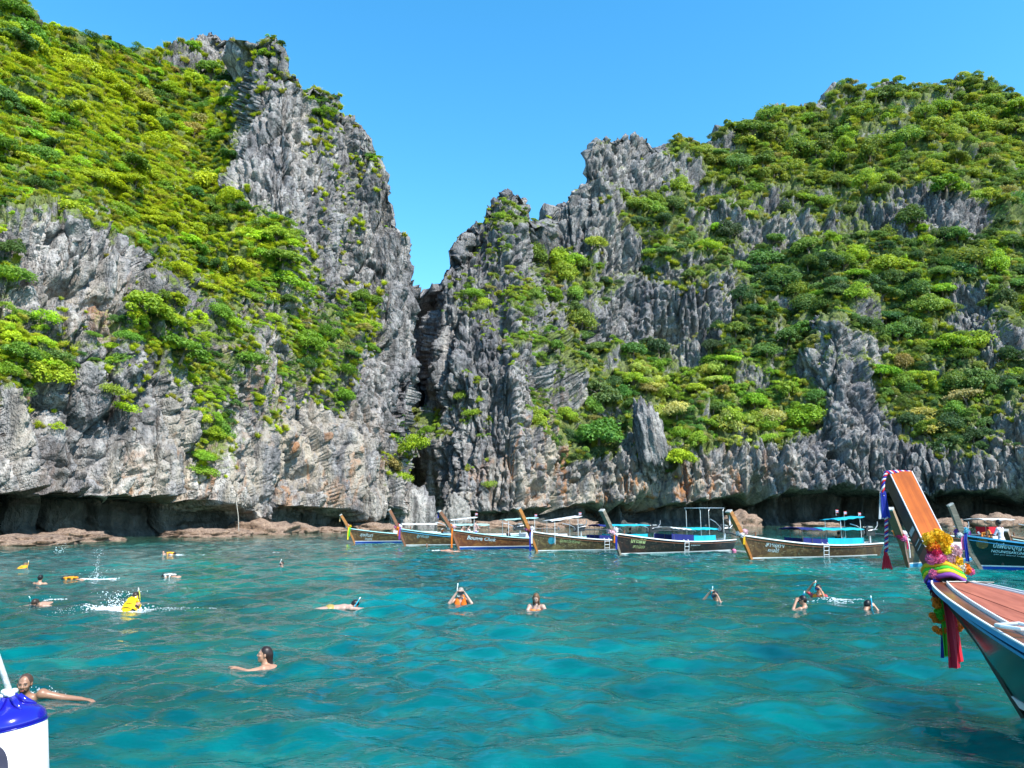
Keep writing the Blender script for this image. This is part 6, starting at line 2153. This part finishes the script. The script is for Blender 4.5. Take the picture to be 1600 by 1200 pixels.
# a snorkeller floating face down along the surface
def floater(label, px, py, yaw, skin, hair, suit=None, vest=None, mask=True, snorkel=(0.02, 0.45, 0.62), lift=0.0, legs=True, arm_f=(0.62, 0.0), headz=0.05, h=0.0085, tip=(0.82, 0.85, 0.8), arms=True, pitch=0.0, sink=0.16):
    """local +Y is the swimming direction; lies just awash"""
    r = swimmer(label, px, py, yaw, dz=lift)
    r.rotation_euler = (pitch, 0, yaw)
    B = Body()
    R = rot(0, math.radians(58))
    T = add_head(B, (0, 0.10, headz), R, skin)
    add_torso(B, (0, -0.02, 0.005), (0, -0.52, -0.02), skin, 0.17)
    if suit is not None: B.ell((0, -0.52, -0.01), (0.168, 0.14, 0.112), None, suit, 0.03)
    if legs:
        for s in (-1, 1):
            B.cap((s * 0.085, -0.56, -0.02), (s * 0.11, -0.96, -0.035 - sink * 0.5), 0.078, 0.052, suit if suit is not None and False else skin, 0.03)
            B.cap((s * 0.11, -0.96, -0.035 - sink * 0.5), (s * 0.12, -1.30, -0.03 - sink + 0.03 * s), 0.052, 0.034, skin, 0.02)
            B.cap((s * 0.12, -1.30, -0.03 - sink + 0.03 * s), (s * 0.13, -1.48, -0.03 - sink + 0.03 * s), 0.034, 0.026, skin, 0.02)
    if arms:
        add_arm(B, (0.18, 0, 0.0), (0.27, 0.30, -0.02), (arm_f[1] + 0.22, arm_f[0], 0.0), skin, None, (0, 0, -1), -1, 0.15)
        add_arm(B, (-0.18, 0, 0.0), (-0.34, -0.16, -0.03), (-0.42, 0.08, -0.05), skin, None, (0, 0, -1), 1, 0.2)
    emit_part(B, 'body', M_SKIN, r, h, -0.2)
    emit_part(hair_cap(T, R, hair), 'hair', M_HAIR, r, 0.008)
    if mask: add_mask(T, R, r, 0.0075, snorkel=snorkel, tip=tip)
    if vest is not None:
        life_vest((0, 0.0, 0.01), (0, 1, 0.02), (1, 0, 0), r, vest, h=0.010, zmin=-0.15)
    return r
floater('pale snorkeller stretched out flat on the water with a blue snorkel', 548, 950, math.radians(-76), PALE, BLK, suit=(0.35, 0.25, 0.06), headz=0.07, arm_f=(0.42, 0.0), lift=0.03, sink=0.06)
floater('snorkeller with a teal snorkel and both arms out, left of the yellow vest', 60, 945, math.radians(165), FAIR, DKB, mask=True, snorkel=(0.03, 0.45, 0.45), arm_f=(0.30, 0.16), headz=0.08, lift=-0.005, legs=False)
floater('swimmer in a bright yellow life vest kicking up white water', 210, 950, math.radians(-8), TAN, DKB, vest=(0.80, 0.50, 0.005), suit=(0.35, 0.36, 0.38), snorkel=(0.62, 0.62, 0.10), headz=0.06, lift=0.17, legs=False, arms=False, pitch=0.85)
floater('swimmer in an orange life vest floating face down in the splash line', 104, 907, math.radians(95), TAN, BLK, vest=(0.78, 0.26, 0.01), headz=0.0, lift=0.01, legs=False, mask=False, arms=False)
floater('snorkeller in a white vest with dark hair, right of the tall splash', 260, 902, math.radians(80), FAIR, BLK, vest=(0.55, 0.53, 0.50), headz=0.03, lift=0.01, legs=False, mask=False, arms=False)
floater('tiny swimmer in a yellow-orange vest at the far left', 38, 888, math.radians(10), FAIR, LTB, vest=(0.80, 0.38, 0.02), headz=0.10, lift=0.02, legs=False, snorkel=(0.7, 0.4, 0.1), arms=False, pitch=0.3)
floater('farthest floating swimmer in an orange vest near the left cave', 270, 867, math.radians(-85), FAIR, BLK, vest=(0.80, 0.34, 0.03), headz=0.03, lift=0.04, legs=False, mask=False, arms=False)
floater('sunburnt swimmer beside the bow of the red-brown boat', 702, 861, math.radians(-80), (0.55, 0.25, 0.16), DKB, headz=0.10, lift=0.02, mask=False, legs=False)

# upright swimmers
def treading(label, px, py, yaw, skin, hair, hz=0.22, vest=None, shirt=None, nod=0.0, turn=0.0, mask=None, snorkel=None, hands='down', long=None, h=0.0065, raise_=0.0, tube_side=1, shw=0.17, beard=None, strap=None):
    r = swimmer(label, px, py, yaw)
    B = Body(); R = rot(turn, nod)
    T = add_head(B, (0, 0.02 + 0.05 * max(nod, 0), hz), R, skin, beard=beard)
    bodyc = shirt or skin
    add_torso(B, (0, -0.02, hz - 0.165), (0, -0.06, hz - 0.62), bodyc, shw)
    sz = hz - 0.215
    # sides: +x is the person's right when +y is forward
    if hands == 'mask':
        for s in (-1, 1): add_arm(B, (s * 0.18, 0, sz), (s * 0.30, 0.16, sz - 0.06), (s * 0.13, 0.13, hz - 0.03), skin, shirt, (-s, 0.2, 0), s, 0.9)
    elif hands == 'hair':
        for s in (-1, 1): add_arm(B, (s * 0.17, 0, sz), (s * 0.27, 0.18, sz - 0.05), (s * 0.10, 0.17, hz - 0.10), skin, shirt, (-s, -0.2, 0), s, 0.8)
    elif hands == 'low':
        add_arm(B, (0.17, 0, sz), (0.25, 0.16, sz - 0.16), (0.10, 0.30, sz - 0.14), skin, shirt, (0, 0, -1), 1, 0.4)
        add_arm(B, (-0.17, 0, sz), (-0.27, 0.10, sz - 0.10), (-0.20, 0.30, sz - 0.12), skin, shirt, (0, 0, -1), -1, 0.3)
    elif hands == 'one_up':
        add_arm(B, (0.18, 0, sz), (0.33, 0.02, sz + 0.10), (0.16, 0.05, hz + 0.10), skin, shirt, (-1, 0, -0.3), 1, 0.7)
        add_arm(B, (-0.18, 0, sz), (-0.26, 0.14, sz - 0.20), (-0.12, 0.16, hz - 0.05), skin, shirt, (1, 0, 0), -1, 0.8)
    elif hands == 'wide':
        add_arm(B, (0.18, 0, sz), (0.36, 0.05, sz + 0.02), (0.14, 0.09, hz + 0.06), skin, shirt, (-1, 0, 0), 1, 0.7)
        add_arm(B, (-0.18, 0, sz), (-0.25, 0.16, sz - 0.16), (-0.12, 0.14, hz - 0.04), skin, shirt, (1, 0, 0), -1, 0.8)
    else:
        for s in (-1, 1): add_arm(B, (s * 0.18, 0, sz), (s * 0.33, 0.06, sz - 0.12), (s * 0.40, 0.24, sz - 0.12), skin, shirt, (0, 0, -1), s, 0.3)
    emit_part(B, 'body', M_SKIN, r, h, -0.16)
    emit_part(hair_cap(T, R, hair, long), 'hair', M_HAIR, r, 0.0065)
    if mask: add_mask(T, R, r, 0.0065, lens=mask, snorkel=snorkel, raise_=raise_, tube_side=tube_side)
    if vest is not None: life_vest((0, -0.01, hz - 0.17), (0, -0.05, 1), (1, 0, 0), r, vest, h=0.009, zmin=-0.14)
    return r
treading('snorkeller in an orange vest lifting both hands to the mask, facing the viewer', 720, 944, FACE_CAM, PALE, (0.30, 0.26, 0.22), hz=0.34, vest=(0.74, 0.14, 0.008), mask=(0.03, 0.03, 0.04), snorkel=(0.60, 0.62, 0.58), hands='mask', nod=0.25)
def lng2(H_, T):
    for s in (-1, 1):
        H_.cap(T((s * 0.066, 0.0, 0.02)), T((s * 0.07, 0.04, -0.15)), 0.030, 0.022, (0.11, 0.055, 0.022), 0.02)
        H_.cap(T((s * 0.07, 0.04, -0.15)), T((s * 0.075, 0.05, -0.24)), 0.022, 0.012, (0.11, 0.055, 0.022), 0.02)
wm = treading('woman with long light brown hair looking down, in an orange bikini top', 838, 951, math.radians(172), PALE, (0.13, 0.065, 0.028), hz=0.29, nod=0.5, hands='low', long=lng2)
BK = Body()
for s in (-1, 1): BK.ell((s * 0.07, 0.10, -0.02), (0.062, 0.05, 0.05), None, (0.75, 0.20, 0.03), 0.02)
BK.cap((-0.16, 0.06, 0.0), (0.16, 0.06, 0.0), 0.014, 0.014, (0.75, 0.20, 0.03), 0.01)
for s in (-1, 1): BK.cap((s * 0.06, 0.12, 0.05), (s * 0.05, 0.0, 0.205), 0.008, 0.008, (0.03, 0.02, 0.02), 0.004)
emit_part(BK, 'bikini_top', M_VEST, wm, 0.008)
treading('snorkeller with dark wet hair lifting one elbow to adjust a mask, blue snorkel', 1118, 940, math.radians(150), FAIR, BLK, hz=0.20, mask=(0.03, 0.05, 0.15), snorkel=(0.02, 0.50, 0.65), hands='wide', nod=0.2, turn=-0.3)
treading('man seen from behind with a hand on his head and a blue snorkel', 1256, 950, math.radians(40), TAN, BLK, hz=0.22, mask=(0.02, 0.02, 0.03), snorkel=(0.01, 0.25, 0.6), hands='mask', nod=0.1, turn=0.5)
treading('snorkeller in an orange vest and red shirt with one arm raised over the head', 1280, 934, math.radians(140), TAN, BLK, hz=0.29, vest=(0.80, 0.22, 0.01), shirt=(0.42, 0.03, 0.04), mask=(0.01, 0.03, 0.22), snorkel=(0.05, 0.55, 0.60), hands='one_up')
treading('dark-haired snorkeller low in the water nearest the foreground garland', 1355, 952, math.radians(-60), TAN, BLK, hz=0.13, mask=(0.02, 0.03, 0.1), snorkel=(0.02, 0.42, 0.62), hands='mask', nod=0.5)
treading('dark-haired man turned away, only head and shoulders above water, below the orange vest', 62, 911, math.radians(10), TAN, BLK, hz=0.20)
treading('distant swimmer with pink shoulders and dark hair between the cave and the boats', 440, 889, math.radians(160), PALE, DKB, hz=0.24, mask=(0.02, 0.02, 0.03), snorkel=(0.5, 0.5, 0.5))
treading('distant dark-haired head beside the farthest orange vest', 255, 867, math.radians(200), FAIR, BLK, hz=0.18, h=0.009)
treading('dark head of a swimmer close under the side of the boat with seated people', 667, 854, math.radians(170), TAN, BLK, hz=0.17, h=0.009)

# people aboard
def aboard(label, boat, x, y, z, yaw, skin, hair, shirt, pants, pose='sit', h=0.012, arms='lap'):
    w = boat.matrix_basis @ Vector((x, y, z))
    r = empty('person', w, boat.rotation_euler.z + yaw)
    tag(r, label, 'person', 'people aboard the boats')
    B = Body(); R = rot(0, 0.1)
    if pose == 'sit':
        hip = 0.10
        T = add_head(B, (0, 0.04, hip + 0.74), R, skin)
        add_torso(B, (0, 0.0, hip + 0.56), (0, 0.0, hip + 0.08), shirt, 0.18)
        for s in (-1, 1):
            B.cap((s * 0.09, 0.02, hip), (s * 0.12, 0.42, hip + 0.02), 0.085, 0.06, pants, 0.03)
            B.cap((s * 0.12, 0.42, hip + 0.02), (s * 0.12, 0.46, hip - 0.38), 0.058, 0.04, skin, 0.02)
            B.cap((s * 0.12, 0.46, hip - 0.40), (s * 0.12, 0.60, hip - 0.42), 0.04, 0.03, skin, 0.02)
        sz = hip + 0.50
        for s in (-1, 1): add_arm(B, (s * 0.19, 0, sz), (s * 0.26, 0.10, sz - 0.26), (s * 0.14, 0.30, sz - 0.36), skin, shirt, (0, 0, -1), s, 0.5)
    else:
        hip = 0.90
        T = add_head(B, (0, 0.04, hip + 0.74), R, skin)
        add_torso(B, (0, 0.0, hip + 0.56), (0, 0.0, hip + 0.06), shirt, 0.18)
        for s in (-1, 1):
            B.cap((s * 0.09, 0, hip), (s * 0.11, 0.05, hip - 0.44), 0.088, 0.06, pants, 0.03)
            B.cap((s * 0.11, 0.05, hip - 0.44), (s * 0.12, 0.0, 0.06), 0.058, 0.042, pants, 0.02)
            B.cap((s * 0.12, 0.0, 0.04), (s * 0.12, 0.16, 0.03), 0.04, 0.03, skin, 0.02)
        sz = hip + 0.50
        for s in (-1, 1): add_arm(B, (s * 0.19, 0, sz), (s * 0.24, 0.12, sz - 0.24), (s * 0.12, 0.40, sz - 0.22), skin, shirt, (0, 0, -1), s, 0.8)
    emit_part(B, 'body', M_SKIN, r, h)
    emit_part(hair_cap(T, R, hair), 'hair', M_HAIR, r, 0.010)
    return r
man = aboard('man in a white shirt standing in the black boat holding orange life jackets', b8, -0.80, 0.0, 0.16, math.radians(-125), (0.10, 0.05, 0.03), BLK, (0.62, 0.58, 0.66), (0.015, 0.015, 0.02), 'stand')
lj = empty('life_jacket', man.matrix_basis @ Vector((0, 0.52, 1.02)), man.rotation_euler.z)
tag(lj, 'orange life jackets bundled in the arms of the man in white', 'life jacket')
life_vest((0.05, 0.0, 0.22), (0.25, 0.1, 1), (1, 0, 0), lj, (0.78, 0.26, 0.04), (0.7, 0.55, 0.4), 0.012, zmin=-0.6)
aboard('person in pink seated left of the pair on the boat with the white sunshade', b2, -4.1, 0.25, 0.42, math.radians(60), PALE, DKB, (0.60, 0.34, 0.32), (0.5, 0.4, 0.4))
aboard('person in white seated in the middle of the group under the white sunshade', b2, -4.6, 0.2, 0.46, math.radians(100), PALE, DKB, (0.62, 0.55, 0.54), (0.02, 0.04, 0.2))
aboard('person in blue shorts standing at the right of the group under the white sunshade', b2, -5.15, 0.15, 0.02, math.radians(120), (0.5, 0.3, 0.24), DKB, (0.52, 0.34, 0.30), (0.01, 0.03, 0.35), 'stand')
aboard('dark figure seated in the red-brown boat', b3, -3.4, 0.1, 0.30, math.radians(90), BROWN, BLK, (0.03, 0.03, 0.035), (0.02, 0.02, 0.03))
aboard('dark figure seated by the awning in the sunshade boat', b6, -5.9, 0.0, 0.34, math.radians(90), BROWN, BLK, (0.012, 0.012, 0.015), (0.02, 0.02, 0.03))
aboard('dark figure seated at the cyan curtain of the gold boat', b4, -6.6, 0.1, 0.40, math.radians(90), BROWN, BLK, (0.02, 0.02, 0.025), (0.02, 0.02, 0.03))

# ------------------------------------------------------------------ splashes
M_FOAM = paint('foam', (0.80, 0.83, 0.84), 0.35, 0.05, 8)
_ico_v = np.array([(0, 0, 1), (0.894, 0, 0.447), (0.276, 0.851, 0.447), (-0.724, 0.526, 0.447), (-0.724, -0.526, 0.447), (0.276, -0.851, 0.447), (0.724, 0.526, -0.447), (-0.276, 0.851, -0.447), (-0.894, 0, -0.447), (-0.276, -0.851, -0.447), (0.724, -0.526, -0.447), (0, 0, -1)])
_ico_f = [(0, 1, 2), (0, 2, 3), (0, 3, 4), (0, 4, 5), (0, 5, 1), (1, 6, 2), (2, 7, 3), (3, 8, 4), (4, 9, 5), (5, 10, 1), (6, 7, 2), (7, 8, 3), (8, 9, 4), (9, 10, 5), (10, 6, 1), (11, 7, 6), (11, 8, 7), (11, 9, 8), (11, 10, 9), (11, 6, 10)]
def splash(label, px, py, drops, foam, seed, dirx=0.0):
    rng = np.random.default_rng(seed)
    p = on_water(px, py)
    V, Fc = [], []
    def blob(c, r, s=(1, 1, 1)):
        b = len(V)
        q = _ico_v * (r * (1 + 0.25 * rng.normal(size=(12, 1)))) * np.array(s) + c
        V.extend(q.tolist()); Fc.extend([tuple(b + i for i in t) for t in _ico_f])
    for (n, w, hgt, rmin, rmax, ox) in drops:
        for _ in range(n):
            f = rng.random() ** 1.5
            blob((ox + rng.normal(0, w) * (0.35 + f), rng.normal(0, w * 0.6), hgt * f), rmin + (rmax - rmin) * rng.random() ** 2)
    for (n, lx, ly, ox, oy, rmax) in foam:
        for _ in range(n):
            x, y = rng.normal(0, lx), rng.normal(0, ly)
            blob((ox + x, oy + y, 0.0 + float(wave_height(p[0] + ox + x, p[1] + oy + y))), rmax * (0.3 + 0.7 * rng.random()), (1.3, 1.0, 0.35))
    o = mesh_obj('splash', V, Fc, M_FOAM, smooth=True)
    o.location = p
    tag(o, label, 'splash', kind='stuff')
splash('white water kicked up behind the yellow vest', 190, 951, [(220, 0.20, 0.40, 0.005, 0.016, -0.12)], [(90, 0.16, 0.09, -0.06, 0.0, 0.075), (1000, 0.30, 0.14, -0.05, 0.0, 0.026), (600, 0.9, 0.22, 0.2, -0.2, 0.010)], 1)
splash('tall thin splash of droplets behind the orange vest', 150, 905, [(110, 0.07, 1.0, 0.005, 0.014, 0.0), (60, 0.25, 0.35, 0.004, 0.012, 0.0)], [(420, 0.30, 0.09, 0.0, 0.0, 0.035)], 2)
splash('small burst of droplets close to the left shore rocks', 94, 862, [(30, 0.25, 0.5, 0.01, 0.025, 0.0)], [], 3)
splash('ripple of foam beside the red-shirted snorkeller', 1318, 939, [], [(160, 0.32, 0.12, 0, 0, 0.022)], 4)
splash('foam behind the flat snorkeller with arms out', 75, 941, [(20, 0.1, 0.12, 0.004, 0.01, 0)], [(110, 0.16, 0.07, 0, 0.1, 0.028)], 5)
splash('foam at the feet of the farthest orange vest', 285, 867, [], [(90, 0.55, 0.12, 0.2, 0, 0.05)], 6)
splash('white foam patch near the swimmer by the red-brown boat', 688, 860, [], [(70, 0.3, 0.12, 0, 0, 0.06)], 7)
splash('tiny white ripple in front of the bearded man', 65, 1079, [(26, 0.10, 0.05, 0.003, 0.006, 0)], [(60, 0.12, 0.03, 0, 0, 0.010)], 8)
splash('short line of foam left of the distant pink swimmer', 440, 863, [], [(60, 0.28, 0.08, 0, 0, 0.05)], 9)
